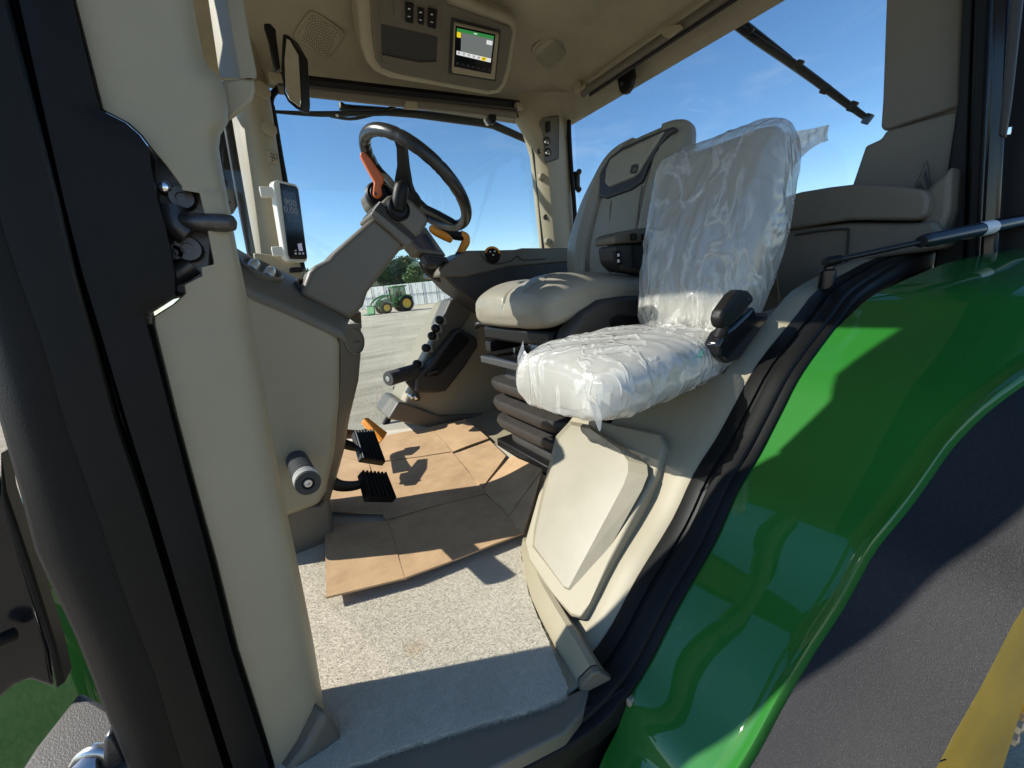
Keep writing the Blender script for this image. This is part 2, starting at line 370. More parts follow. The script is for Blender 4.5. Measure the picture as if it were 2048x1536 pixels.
trk = N.new('ShaderNodeTexNoise'); trk.inputs['Scale'].default_value = 1; trk.inputs['Detail'].default_value = 5; L.new(mpg.outputs[0], trk.inputs[0])
ct2 = N.new('ShaderNodeValToRGB'); ct2.color_ramp.elements[0].color = (.70, .68, .64, 1); ct2.color_ramp.elements[0].position = .38; ct2.color_ramp.elements[1].position = .58; L.new(trk.outputs[0], ct2.inputs[0])
mu2 = N.new('ShaderNodeMix'); mu2.data_type = 'RGBA'; mu2.blend_type = 'MULTIPLY'; mu2.inputs[0].default_value = .75; L.new(mu.outputs[2], mu2.inputs[6]); L.new(ct2.outputs[0], mu2.inputs[7])
L.new(mu2.outputs[2], b.inputs['Base Color'])
su = N.new('ShaderNodeMath'); su.operation = 'MULTIPLY_ADD'; su.inputs[1].default_value = .35; L.new(c_.outputs[0], su.inputs[0]); L.new(b_.outputs[0], su.inputs[2])
bp = N.new('ShaderNodeBump'); bp.inputs['Strength'].default_value = 1; bp.inputs['Distance'].default_value = .12; L.new(su.outputs[0], bp.inputs['Height']); L.new(bp.outputs[0], b.inputs['Normal'])

# black moulded plastic of the fender skirt, glints painted in as pale flecks
m, t, N, L, b = newmat('skirt'); b.inputs['Base Color'].default_value = (.022, .020, .018, 1); b.inputs['Roughness'].default_value = .4; b.inputs['Specular IOR Level'].default_value = .3
tc = N.new('ShaderNodeTexCoord'); n1 = N.new('ShaderNodeTexNoise'); n1.inputs['Scale'].default_value = 1300; n1.inputs['Detail'].default_value = 3; L.new(tc.outputs['Object'], n1.inputs[0])
bp = N.new('ShaderNodeBump'); bp.inputs['Strength'].default_value = .6; bp.inputs['Distance'].default_value = .0012; L.new(n1.outputs[0], bp.inputs['Height']); L.new(bp.outputs[0], b.inputs['Normal'])
fk = N.new('ShaderNodeMapRange'); fk.inputs[1].default_value = .60; fk.inputs[2].default_value = .70; L.new(n1.outputs[0], fk.inputs[0])
fm = N.new('ShaderNodeMix'); fm.data_type = 'RGBA'; fm.inputs[6].default_value = (.014, .0135, .0135, 1); fm.inputs[7].default_value = (.09, .09, .095, 1); L.new(fk.outputs[0], fm.inputs[0]); L.new(fm.outputs[2], b.inputs['Base Color'])
# perforated / woven leather
m, t, N, L, b = newmat('leather_perf'); b.inputs['Base Color'].default_value = (.30, .275, .215, 1); b.inputs['Roughness'].default_value = .5
tc = N.new('ShaderNodeTexCoord'); vo = N.new('ShaderNodeTexVoronoi'); vo.inputs['Scale'].default_value = 190; vo.inputs['Randomness'].default_value = .15; L.new(tc.outputs['Object'], vo.inputs[0])
bp = N.new('ShaderNodeBump'); bp.inputs['Strength'].default_value = .6; bp.inputs['Distance'].default_value = .0015; L.new(vo.outputs['Distance'], bp.inputs['Height']); L.new(bp.outputs[0], b.inputs['Normal'])
# ================================================================== the ground outside
def gz(x, y): return GROUND
gv = []
g = obj('ground', [(-900, -900, GROUND), (900, -900, GROUND), (900, 900, GROUND), (-900, 900, GROUND)], [(0, 1, 2, 3)], 'gravel', smooth=False)
tag(g, 'pale gravel yard around the tractor', 'ground', kind='structure')

# ================================================================== cab shell
cab = thing('tractor_cab', 'beige trimmed tractor cab seen through its open left door', 'tractor cab', (.9, 1.25, FLOOR-.05))
# floor slab and lower rear wall
prism('floor', [(-.35, .40, FLOOR), (.36, .40, FLOOR), (.36, .33, FLOOR), (1.85, .33, FLOOR), (1.85, 2.12, FLOOR), (-.35, 2.12, FLOOR)], (0, 0, -.05), 'trim', cab)
box('rear_wall', (1.83, 1.25, -.3), (.05, 1.75, .75), 'taupe', cab, bevel=.01)

# ---- left front door post: beige cover, lofted from measured edges, unseen top widened to shade the fender
XR = [(-1000, 450), (-140, 388), (0, 386), (60, 396), (113, 407), (133, 415), (157, 441), (181, 450), (219, 456), (246, 456), (258, 449), (270, 441), (297, 438), (328, 443), (410, 458), (513, 477), (567, 489), (664, 507), (766, 527), (848, 540), (984, 565), (1118, 594), (1274, 625), (1417, 649), (1446, 638), (1500, 611), (1548, 575), (1600, 572)]
XL = [(-1000, -90), (-140, 115), (0, 145), (62, 161), (113, 174), (164, 186), (219, 200), (246, 253), (270, 280), (297, 301), (330, 330), (373, 362), (380, 362), (386, 398), (424, 407), (525, 427), (529, 426), (535, 401), (552, 403), (570, 366), (587, 369), (608, 346), (634, 305), (649, 305), (839, 352), (975, 389), (1118, 429), (1297, 473), (1520, 545), (1600, 570)]
rows = sorted(set([a for a, _ in XR]+[a for a, _ in XL]+list(range(-1000, 1600, 40))))
secs = []
for y in rows:
    xl, xr = interp(XL, y), interp(XR, y)
    wd = xr-xl
    s = [W(xl+4, y, Y=.60), W(xl, y, Y=.572), W(xl+wd*.03, y, Y=.566)]
    for k in (.25, .5, .7, .82): s.append(W(xl+wd*k, y, Y=.566+.012*max(0, k-.4)))
    s += [W(xl+wd*.91, y, Y=.578), W(xl+wd*.965, y, Y=.590), W(xr, y, Y=.612), W(xr-2, y, Y=.622)]
    q = W(xr-6, y, Y=.63); s.append(q+V((-.06, .02, 0)))
    secs.append(s)
loft('post_cover', secs, 'trim', cab, ang=50)
# base boot of the post
bt = [[(585, 1540), (612, 1500), (650, 1417), (662, 1440)], [(600, 1545), (640, 1500), (668, 1440), (676, 1450)], [(640, 1560), (672, 1520), (684, 1462), (688, 1475)], [(655, 1570), (676, 1540), (688, 1490), (688, 1478)]]
prism('post_boot', [W(560, 1600, Y=.548), W(575, 1548, Y=.548), W(612, 1500, Y=.548), W(640, 1446, Y=.548), W(652, 1420, Y=.55), W(670, 1440, Y=.55), W(686, 1472, Y=.55), W(688, 1490, Y=.55), W(674, 1560, Y=.548), W(660, 1640, Y=.545)], (-.03, .06, 0), 'taupe', cab, bevel=.012, seg=4)
# darker outer post, built as bands of different depth
def band(name, L1, L2, Ya, Yb, m, bulge=0., n=8, back=.05, ys=None):
    ys = ys or range(-1000, 1640, 60); S = []
    for y in ys:
        a, b = interp(L1, y), interp(L2, y); s = []
        pa, pb = W(a, y, Y=Ya), W(b, y, Y=Yb)
        s.append(pa+V((.004, back, 0)))
        for k in range(n+1):
            t = k/n; p = pa.lerp(pb, t); s.append(p+V((0, -bulge*math.sin(math.pi*t), 0)))
        s.append(pb+V((-.004, back, 0))); S.append(s)
    return loft(name, S, m, cab, ang=60)
PLATE = [(-140, 112), (0, 143), (62, 159), (164, 184), (219, 199), (246, 252), (270, 279), (297, 299), (330, 301), (400, 315), (476, 337), (564, 351), (590, 349), (626, 293), (637, 289), (693, 305), (850, 346), (975, 378), (1118, 417), (1297, 461), (1520, 533), (1640, 566)]
GR1 = [(-140, 5), (0, 38), (400, 128), (546, 165), (693, 210), (850, 256), (1006, 305), (1185, 358), (1364, 412), (1536, 466), (1640, 498)]
GR0 = [(-140, -25), (0, 8), (400, 108), (546, 143), (693, 187), (850, 231), (1006, 285), (1185, 339), (1364, 392), (1536, 447), (1640, 480)]
S2L = [(-140, -130), (0, -100), (458, 6), (546, 35), (693, 88), (850, 131), (1006, 188), (1207, 255), (1341, 308), (1536, 366), (1640, 400)]
S3L = [(-140, -300), (458, -110), (850, 2), (984, 40), (1109, 72), (1261, 147), (1422, 210), (1520, 250), (1640, 300)]
yy = sorted(set(list(range(-1000, 1640, 50))+[219, 246, 270, 297, 330, 590, 626, 637]))
band('post_plate', GR1, PLATE, .552, .556, 'post_black', .004, ys=yy)
band('post_groove', GR0, GR1, .575, .575, 'black_gloss', -.006)
band('post_seal', S2L, GR0, .549, .55, 'rubber', .002)
band('post_outer', S3L, S2L, .575, .552, 'post_black', .010, n=12)
SEA = [(y, x+5) for y, x in PLATE]
band('post_lip', [(y, x-1) for y, x in PLATE if y > 600 or y < 230], [(y, x-1) for y, x in XL if y > 600 or y < 230], .57, .567, 'rubber', 0, n=2, ys=[650, 750, 850, 1000, 1150, 1300, 1450, 1600])
# latch recess
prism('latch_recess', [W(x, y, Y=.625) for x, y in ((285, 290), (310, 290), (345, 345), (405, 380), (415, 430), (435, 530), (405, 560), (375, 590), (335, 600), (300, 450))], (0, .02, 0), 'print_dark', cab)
lt = box('latch_plate', W(352, 455, Y=.605), (.075, .014, .155), 'dark_steel', cab, rot=(0, R(16), 0), bevel=.006)
for x, y in ((357, 405), (368, 398)): pass
for x, y, r in ((364, 396, .0125), (376, 498, .014), (350, 505, .0085), (330, 374, .007)):
    c = W(x, y, Y=.588); lathe('bolt', c, (0, -1, 0), [(r, -.012), (r, 0), (r*.9, .004), (r*.45, .004), (r*.42, .0005), (.0005, .0005)], 'dark_steel', lt, seg=18)
tube('latch_arm', [W(345, 420, Y=.59), W(352, 450, Y=.585), W(378, 470, Y=.585)], .014, 'dark_steel', lt, smooth_n=4)
tube('striker_pin', [W(358, 443, Y=.585), W(385, 444, Y=.575), W(452, 446, Y=.56), W(466, 446, Y=.557), W(470, 447, Y=.556)], [.0095, .0095, .0095, .008, .004], 'dark_steel', lt, seg=16)
lathe('chrome_stud', W(328, 376, Y=.585), (0, -1, 0), [(.0045, 0), (.0045, .006), (.002, .007)], 'chrome', lt, seg=12)
tube('latch_bracket', [W(322, 560, Y=.60), W(362, 545, Y=.60), W(385, 530, Y=.60)], .012, 'dark_steel', lt)
# trim that runs up from the post to the roof, its front face in the sun
s = []
for y, xa, xb, xc in ((-620, 280, 296, 312), (-120, 401, 432, 454), (0, 417, 455, 486), (75, 428, 467, 499), (144, 438, 479, 513), (156, 441, 481, 513)):
    s.append([W(xa, y, Y=.705), W(xb, y, Y=.660), W(xc-4, y, Y=.657), W(xc, y, Y=.664), W(xc, y, Y=.675)+V((-.01, .01, 0)), W(xa, y, Y=.715)])
loft('post_upper_trim', s, 'trim', cab, closed=True, caps=True, ang=25)
prism('post_upper_trim', [W(443, 157, Y=.667), W(480, 156, Y=.662), W(513, 150, Y=.662), W(513, 185, Y=.662), W(509, 200, Y=.662), W(500, 210, Y=.662), W(478, 229, Y=.662), W(456, 244, Y=.662)], (-.015, .03, 0), 'trim', cab, bevel=.006, seg=3)

# ---- right front post
PL = [(60, 440), (150, 456), (236, 474), (289, 481), (400, 498), (506, 513), (560, 521), (620, 530)]
PR = [(60, 505), (126, 517), (150, 533), (219, 544), (335, 561), (400, 571), (528, 597), (560, 603), (620, 613)]
S = []
for y in range(60, 640, 20):
    a, b = interp(PL, y), interp(PR, y); s = []
    for k in range(11):
        t = k/10; s.append(W(lerp(a, b, t), y, Y=2.02-.075*math.sin(math.pi*min(1, max(0, t*.93+.03)))**.7))
    s = [s[0]+V((-.02, .12, 0))]+s+[s[-1]+V((0, .10, 0))]; S.append(s)
loft('front_post', S, 'trim', cab, ang=60)
tube('post_gasket', [W(x, y, Y=1.98) for x, y in ((452, 225), (470, 330), (488, 430), (505, 520), (512, 570))], .016, 'rubber', cab, smooth_n=3)
for x, y, r in ((524, 180, .03), (538, 257, .028)):
    lathe('post_cap', W(x, y, Y=1.955), (.25, -1, 0), [(r, -.01), (r, .002), (r*.92, .006), (r*.3, .0075), (.001, .008)], 'trim', cab, seg=24)
pg = prism('post_grille', [W(x, y, Y=1.955) for x, y in ((532, 300), (556, 305), (558, 330), (534, 325))], (0, -.006, 0), 'trim', cab, bevel=.004)
for k in range(9):
    a = k*2.4; c = W(547+9*math.sqrt(k/9)*math.cos(a), 314+9*math.sqrt(k/9)*math.sin(a), Y=1.947)
    lathe('grille_hole', c, (0, -1, 0), [(.0028, 0), (.0028, .0012)], 'print_dark', pg, seg=8)

# ---- windscreen (seen edge on between the two front posts)
wsp = [V((-.07, .66, 0)), V((-.09, .78, 0)), V((-.16, 1.0, 0)), V((-.20, 1.35, 0)), V((-.12, 1.75, 0)), V((.13, 2.03, 0))]
cur = catmull(wsp, 6)
loft('windscreen', [[p+V((.05*(zz-.2), 0, zz)) for p in cur] for zz in (-.5, -.1, .3, .7, .98)], 'glass', cab)
# ---- right window: pane, black gasket
YW = 2.055
wout = [W(x, y, Y=YW) for x, y in ((500, 165), (1040, 215), (1075, 270), (1095, 400), (1105, 520))]+[V((1.35, YW, .05)), V((.98, YW, -.04)), V((.87, YW, -.09)), V((.66, YW, -.32)), V((.47, YW, -.62)), V((.42, YW, -.70)), V((.1, YW, -.70)), V((.16, YW, .1))]
prism('window_pane', wout, (0, .005, 0), 'glass', cab, bevel=0)
tube('window_gasket', [W(x, y, Y=2.03) for x, y in ((606, 540), (585, 440), (562, 320), (546, 225), (541, 205), (546, 188), (562, 178), (600, 180))], .012, 'rubber', cab, smooth_n=3)
tube('window_gasket', [W(x, y, Y=2.03) for x, y in ((980, 215), (1028, 226), (1046, 240), (1060, 268), (1068, 305), (1078, 390), (1088, 500), (1090, 520))], .012, 'rubber', cab, smooth_n=3)
tube('window_frame_tube', [W(x, y, Y=2.02) for x, y in ((935, 580), (905, 604), (872, 645), (842, 698), (818, 745), (800, 790), (786, 820), (776, 838), (770, 850))], .017, 'rubber', cab, smooth_n=4)

# ---- right rear corner post between the side and the rear window
CL = [(185, 1020), (215, 1030), (229, 1036), (263, 1055), (308, 1069), (400, 1078), (492, 1088), (540, 1092)]
CR = [(185, 1160), (191, 1151), (205, 1142), (219, 1137), (246, 1133), (330, 1138), (492, 1148), (540, 1152)]
S = []
for y in (185, 192, 200, 210, 219, 229, 246, 263, 285, 308, 350, 400, 450, 492, 540):
    a, b = interp(CL, y), interp(CR, y)
    pa, pb = W(a, y, Y=2.02), W(b, y, X=1.74)
    mid = W(a+(b-a)*.36, y, Y=1.955)
    s = [pa+V((.01, .06, 0)), pa, pa.lerp(mid, .5)+V((-.004, -.008, 0)), mid, mid.lerp(pb, .3)+V((-.008, -.010, 0)), mid.lerp(pb, .65)+V((-.006, -.008, 0)), pb+V((-.004, .004, 0)), pb+V((.05, .02, 0))]
    S.append(s)
loft('rear_post', S, 'trim', cab, ang=40)
tube('rear_gasket', [W(x, y, X=1.75) for x, y in ((1320, 92), (1190, 172), (1158, 194), (1143, 212), (1138, 246), (1142, 330), (1150, 430), (1153, 540))], .013, 'rubber', cab, smooth_n=3)
for x, y in ((1083, 354), (1095, 483)):
    lathe('post_knob', W(x, y, Y=1.985), (-.2, -1, 0), [(.02, -.01), (.02, .006), (.016, .016), (.006, .018), (.001, .018)], 'trim', cab, seg=20)
for x, y in ((1080, 302), (1092, 434)):
    k = lathe('screw', W(x, y, Y=1.985), (-.2, -1, 0), [(.015, -.01), (.015, .004), (.012, .006), (.008, .006), (.007, .001), (.001, .001)], 'charcoal', cab, seg=18)
for x, y in ((1124, 275), (1118, 342), (1127, 448)):
    for dx in (0, 8):
        box('slot', W(x+dx, y, X=1.705), (.004, .010, .009), 'print_dark', cab, bevel=.001)
# exterior hinge on the rear window
hg = tube('window_hinge', [W(1153, 345, X=1.80), W(1153, 380, X=1.80)], .022, 'black', cab, seg=12)
box('hinge_arm', W(1149, 362, X=1.80), (.03, .05, .10), 'black', hg, bevel=.008)
for y in (345, 380): lathe('hinge_bolt', W(1157, y, X=1.79), (-.6, -1, 0), [(.016, 0), (.016, .02), (.01, .026)], 'black', hg, seg=14)
# ---- rear window
rw = [V((1.77, .42, 0)), V((1.80, 1.0, 0)), V((1.79, 1.5, 0)), V((1.75, 1.93, 0))]
rc = catmull(rw, 6)
loft('rear_window', [[p+V((.0, 0, zz)) for p in rc] for zz in (-.02, .5, 1.06)], 'glass', cab)
# ---- left rear post (beige) and the dark door frame outside it
prism('rear_left_post', [W(x, y, X=1.66) for x, y in ((1774, -480), (1771, 0), (1764, 200), (1760, 255), (1768, 263), (1920, 213), (1928, 0), (1946, -480))], (.12, -.02, 0), 'taupe_light', cab, bevel=.008, seg=3)
prism('rear_corner_cover', [W(x, y, X=1.62) for x, y in ((1704, 372), (1731, 292), (1762, 278), (1772, 262), (1912, 222), (1918, 222), (1905, 400), (1880, 468), (1862, 490), (1700, 500))], (.14, 0, 0), 'taupe_light', cab, bevel=.010, seg=3)
for a, b in (((1858, 330), (1866, 384)), ((1849, 352), (1858, 390))): pass
vn = prism('corner_vent', [W(x, y, X=1.616) for x, y in ((1855, 318), (1866, 388), (1858, 393), (1832, 372))], (-.008, 0, 0), 'taupe', cab, bevel=.003)
prism('vent_slot', [W(x, y, X=1.605) for x, y in ((1852, 338), (1863, 383), (1857, 385), (1848, 350))], (-.002, 0, 0), 'print_dark', vn, bevel=0)
prism('vent_slot', [W(x, y, X=1.605) for x, y in ((1840, 364), (1853, 388), (1849, 388), (1836, 371))], (-.002, 0, 0), 'print_dark', vn, bevel=0)
def rband(x0, x1, X, m, name, d=.06):
    L = [W(x0[0]+12, -480, X=X), W(x0[1], 200, X=X), W(x0[2]-8, 575, X=X), W(x1[2]-6, 575, X=X), W(x1[1], 200, X=X), W(x1[0]+14, -480, X=X)]
    return prism(name, L, (d, 0, 0), m, cab, bevel=.006)
rband((1932, 1915, 1868), (1955, 1942, 1935), 1.60, 'black', 'door_frame_rear')
rband((1955, 1942, 1935), (1990, 1972, 1960), 1.57, 'rubber', 'door_seal_rear')
rband((1992, 1976, 1964), (2030, 2012, 1996), 1.52, 'black_gloss', 'door_frame_edge', .04)
rband((2025, 2010, 1992), (2140, 2120, 2100), 1.62, 'black', 'rear_body_panel')
pr = [W(2018, -150, X=1.49), W(2020, 0, X=1.49), W(2004, 190, X=1.49), W(1996, 272, X=1.49), W(2010, 276, X=1.49), W(2022, 200, X=1.49), W(2044, 0, X=1.49), W(2060, -150, X=1.49)]
prism('door_stop_strip', pr, (.02, 0, 0), 'charcoal', cab, bevel=.004)
box('chrome_clip', W(2019, 262, X=1.48), (.006, .006, .016), 'chrome', cab, bevel=.001)

# ---- headliner and roof
def hl(u, v):
    X = lerp(-.15, 1.80, u); Y = lerp(.34, 2.10, v)
    a = max(0, (Y-1.72)/.38); b = max(0, (X-1.50)/.30); c = max(0, (.10-X)/.25); d = max(0, (.62-Y)/.28)
    e = min(1, math.sqrt(a*a+b*b+c*c+d*d)); z = 1.115-.235*e**1.7
    return V((X, Y, z))
grid('headliner', hl, 48, 48, 'headliner', cab, ang=80)
prism('roof', [(-.34, .18, 1.17), (.0, .12, 1.17), (2.0, .12, 1.17), (2.0, 2.30, 1.17), (0, 2.30, 1.17), (-.34, 2.22, 1.17)], (0, 0, .16), 'green', cab, bevel=.04, seg=4)
prism('roof_skirt', [(-.24, .30, .96), (-.18, .24, .96), (1.92, .24, .96), (1.92, .31, .96), (-.15, .32, .96), (-.15, 2.08, .96), (1.84, 2.13, .96), (1.84, 2.18, .96), (-.24, 2.16, .96)], (0, 0, .20), 'black', cab, bevel=.01)

# ---- left wheel-arch liner: rises from the floor behind the door opening
AR = [(.33, -.70), (.361, -.656), (.417, -.617), (.485, -.552), (.586, -.475), (.653, -.399), (.725, -.347), (.793, -.285), (.872, -.216), (1.03, -.133), (1.123, -.086), (1.303, -.053), (1.436, -.035), (1.70, -.02), (2.1, -.012)]
ARC = catmull([V((x, 0, z)) for x, z in AR], 3)
def arch(i): return ARC[i]
def arcn(i):
    t = (ARC[min(i+1, len(ARC)-1)]-ARC[max(i-1, 0)]).normalized()
    return V((-t.z, 0, t.x))
ys = [(.412, -.004), (.425, .002), (.45, .004), (.475, .0), (.50, -.006), (.66, -.008), (.69, -.012), (.70, -.03), (.705, -.30)]
loft('arch_liner', [[V((p.x, Y, p.z))+arcn(i)*(h if h > -.1 else -.03)+(V((.0, 0, -.45)) if h < -.1 else V((0, 0, 0)))-(V((0, 0, .13)) if p.x > .84 and Y > .49 else V((0, 0, 0))) for Y, h in ys] for i, p in enumerate(ARC)], 'trim', cab, ang=50)
# inner lip between liner and carpet
lip = [(1042, 1098), (1050, 1150), (1064, 1195), (1086, 1240), (1114, 1290), (1146, 1340), (1156, 1356)]
lo = [W(x, y, Z=FLOOR+.012) for x, y in lip]; li = [W(x+a, y+b, Z=FLOOR+h_) for (x, y), a, b, h_ in zip(lip, (4, 14, 20, 24, 26, 25, 24), (-22, -26, -26, -26, -26, -25, -24), (.042, .042, .042, .042, .042, .042, .042))]
loft('floor_lip', [[a-V((.004, 0, .03)), a, a.lerp(b, .5), b, b+V((.010, -.004, .0)), b+V((.04, -.01, -.05))] for a, b in zip(lo, li)], 'trim', cab, ang=40)
# door seal: black rubber profile that follows the arch and turns into the sill
sill_o = [W(x, y, Y=Y) for x, y, Y in ((880, 1640, .43), (1000, 1560, .41), (1100, 1498, .385), (1165, 1448, .365), (1200, 1400, .36))]
def sweep(name, path, prof, m):
    S = []
    for i, p in enumerate(path):
        t = (path[min(i+1, len(path)-1)]-path[max(i-1, 0)]).normalized()
        up_ = V((-t.z, 0, abs(t.x)))
        if up_.length < .01: up_ = V((0, 0, 1))
        up_.normalize(); side = t.cross(up_).normalized()
        S.append([p+side*a+up_*b for a, b in prof])
    return loft(name, S, m, cab, ang=50)
arcpath = [V((p.x, .378, p.z)) for p in ARC[3:]]
arcpath = [V((.02, .455, -.685)), V((.10, .433, -.685)), V((.18, .412, -.683)), V((.25, .395, -.68)), V((.30, .384, -.672)), V((.332, .379, -.66))]+arcpath[1:]
pf = [(-.043, -.03), (-.043, .001), (-.041, .003), (-.015, .0035), (-.013, -.002), (-.007, -.002), (-.005, .003), (-.002, .0045), (.020, .005), (.023, .003), (.025, -.003), (.037, -.003), (.040, -.006), (.041, -.04)]
def flip(pp): return [(-a, b) for a, b in pp]
sweep('door_seal', arcpath, pf, 'rubber')
# sill strip between the carpet and the seal
prism('door_sill', [W(650, 1560, Z=FLOOR+.002), W(700, 1534, Z=FLOOR+.002), W(900, 1470, Z=FLOOR+.002), W(1130, 1392, Z=FLOOR+.002), W(1182, 1368, Z=FLOOR+.002), W(1165, 1425, Z=FLOOR+.002), W(1130, 1465, Z=FLOOR+.002), W(1000, 1530, Z=FLOOR+.002), W(850, 1610, Z=FLOOR+.002), W(640, 1700, Z=FLOOR+.002)], (0, 0, -.03), 'taupe_light', cab, bevel=.004)
# storage lid set into the arch
dl = V((0, -1, 0))
def onarc(x, y, h=0.):
    best = None
    for k in range(160):
        Y = .40+k*.003; p = W(x, y, Y=Y)
        d, j = min(((V((p.x, 0, p.z))-q-arcn(i)*h).length, i) for i, q in enumerate(ARC))
        if best is None or d < best[0]: best = (d, p, j)
    return best[1]
body = [(1132, 848), (1148, 828), (1185, 838), (1322, 868), (1328, 890), (1312, 950), (1218, 1125), (1178, 1205), (1160, 1236), (1140, 1232), (1105, 1195), (1056, 1120), (1048, 1085), (1075, 990)]
nb = V((-.72, 0, .69))
P1 = [onarc(x, y, .02) for x, y in body]
bx_ = prism('storage_box', P1, -nb*.06, 'trim', cab, bevel=.006, seg=3)
lid = [(1112, 872), (1140, 842), (1180, 850), (1262, 905), (1294, 930), (1296, 950), (1284, 980), (1200, 1130), (1150, 1205), (1132, 1190), (1062, 1095), (1066, 1060), (1090, 960)]
pc = sum(P1, V())/len(P1)
P2 = [W(x, y, P=pc+nb*.004, N=nb) for x, y in lid]
lin_ = [(1119, 876), (1143, 850), (1180, 858), (1238, 898), (1256, 922), (1256, 944), (1246, 972), (1166, 1122), (1137, 1176), (1127, 1172), (1068, 1091), (1072, 1060), (1095, 962)]
P3 = [W(x, y, P=pc+nb*.017, N=nb) for x, y in lin_]; n_ = len(P2)
obj('storage_lid', P2+P3, [tuple(range(n_, 2*n_))]+[(i, (i+1) % n_, n_+(i+1) % n_, n_+i) for i in range(n_)], 'trim_lid', bx_, smooth=False)

# dark wall below the sill and behind the fender
prism('sill_skirt', [(-.45, .47, -.69), (.05, .435, -.69), (.25, .385, -.69), (.34, .37, -.69), (.30, .40, -.69), (-.45, .52, -.69)], (0, 0, -.55), 'black', cab, bevel=.01)
prism('sill_plate', [(.20, .40, -.675), (.33, .355, -.66), (.40, .335, -.64), (.40, .335, -.95), (.20, .36, -.98)], (.02, .03, 0), 'rubber', cab, bevel=.004)


prism('lip_cap', [lo[-1]-V((.004, 0, .03)), lo[-1], li[-1], li[-1]+V((.010, -.004, 0)), li[-1]+V((.05, -.012, -.05))], (-.004, -.012, -.001), 'taupe_light', cab, bevel=.003)

# unseen pillar added behind the post cover, shaped to cast shade on the fender
pil = [(-.66, .69), (-.4, .715), (0, .758), (.33, .812), (.42, .80), (.48, .778), (.56, .788), (.68, .845), (.8, .862), (1.0, .885)]
loft('fender_shade_pillar', [[V((-.13, y_-.012, z_)), V((-.135, y_, z_)), V((-.17, y_+.004, z_)), V((-.20, y_-.02, z_)), V((-.20, y_-.10, z_)), V((-.14, y_-.10, z_))] for z_, y_ in pil], 'post_black', cab, closed=True, caps=True, ang=40)
# ================================================================== overhead
def onhl(x, y, h=0.):
    d = rt*((x-1024)/FPX)-up*((y-768)/FPX)+fw
    for k in range(600):
        p = d*(.8+k*.0035)
        u, v = (p.x+.15)/1.95, (p.y-.34)/1.76
        if p.z >= hl(u, min(v, 1)).z-h: return p
    return p
def hlnorm(p):
    e = .01; u, v = (p.x+.15)/1.95, (p.y-.34)/1.76
    a = hl(u+e, v)-hl(u-e, v); b = hl(u, min(1, v+e))-hl(u, v-e)
    return b.cross(a).normalized() if b.cross(a).z < 0 else -b.cross(a).normalized()
# dotted grille material for the two speakers
m, t, N, L, b = newmat('perforated'); b.inputs['Roughness'].default_value = .6
tc = N.new('ShaderNodeTexCoord'); vo = N.new('ShaderNodeTexVoronoi'); vo.inputs['Scale'].default_value = 95; vo.inputs['Randomness'].default_value = 0; L.new(tc.outputs['Object'], vo.inputs[0])
mr = N.new('ShaderNodeMapRange'); mr.inputs[1].default_value = .28; mr.inputs[2].default_value = .34; L.new(vo.outputs['Distance'], mr.inputs[0])
mx = N.new('ShaderNodeMix'); mx.data_type = 'RGBA'; mx.inputs[6].default_value = (.02, .018, .013, 1); mx.inputs[7].default_value = (.30, .275, .20, 1); L.new(mr.outputs[0], mx.inputs[0]); L.new(mx.outputs[2], b.inputs['Base Color'])
def speaker(corners, label):
    c = W(sum(x for x, _ in corners)/4, sum(y for _, y in corners)/4, P=onhl(sum(x for x, _ in corners)/4, sum(y for _, y in corners)/4), N=V((0, 0, 1)))
    n = hlnorm(c)
    q = [W(x, y, P=c+n*.004, N=n) for x, y in corners]
    ctr = sum(q, V())/4; t = thing('roof_speaker', label, 'speaker', ctr, 'roof speakers')
    def rr(k, cut):
        o = []
        for i in range(4):
            a, bb, cc = q[i-1], q[i], q[(i+1) % 4]
            for s_ in range(5):
                f = s_/4; p = bb.lerp(a, cut*(1-f)**2)+(cc-bb)*cut*f**2; o.append(ctr+(p-ctr)*k)
        return o
    prism('speaker_frame', rr(1, .22), n*.008, 'headliner', t, bevel=.004, seg=3)
    sg = prism('speaker_grille', [p+n*.008 for p in rr(.86, .26)], n*.004, 'headliner', t, bevel=.002)
    e_a = (q[1]-q[0]).normalized(); e_b = n.cross(e_a).normalized(); half = min((q[1]-q[0]).length, (q[2]-q[1]).length)*.39
    vs_, fs = [], []
    for ring in range(1, 17):
        nn = 6*ring
        for k in range(nn):
            th = 2*math.pi*k/nn; x_, y_ = ring*.0085*math.cos(th), ring*.0085*math.sin(th)
            if max(abs(x_), abs(y_)) > half: continue
            i0 = len(vs_); vs_ += [ctr+n*.0125+e_a*(x_+.0024*math.cos(j*1.0472))+e_b*(y_+.0024*math.sin(j*1.0472)) for j in range(6)]; fs.append(tuple(range(i0, i0+6)))
    tag(obj('grille_holes', vs_, fs, 'print_dark', sg, smooth=False), kind='stuff')
speaker(((620, 14), (694, 65), (654, 116), (581, 75)), 'square perforated speaker grille in the roof lining beside the interior mirror')
speaker(((1104, 60), (1152, 116), (1095, 145), (1058, 96)), 'square perforated speaker grille in the roof lining right of the radio screen')

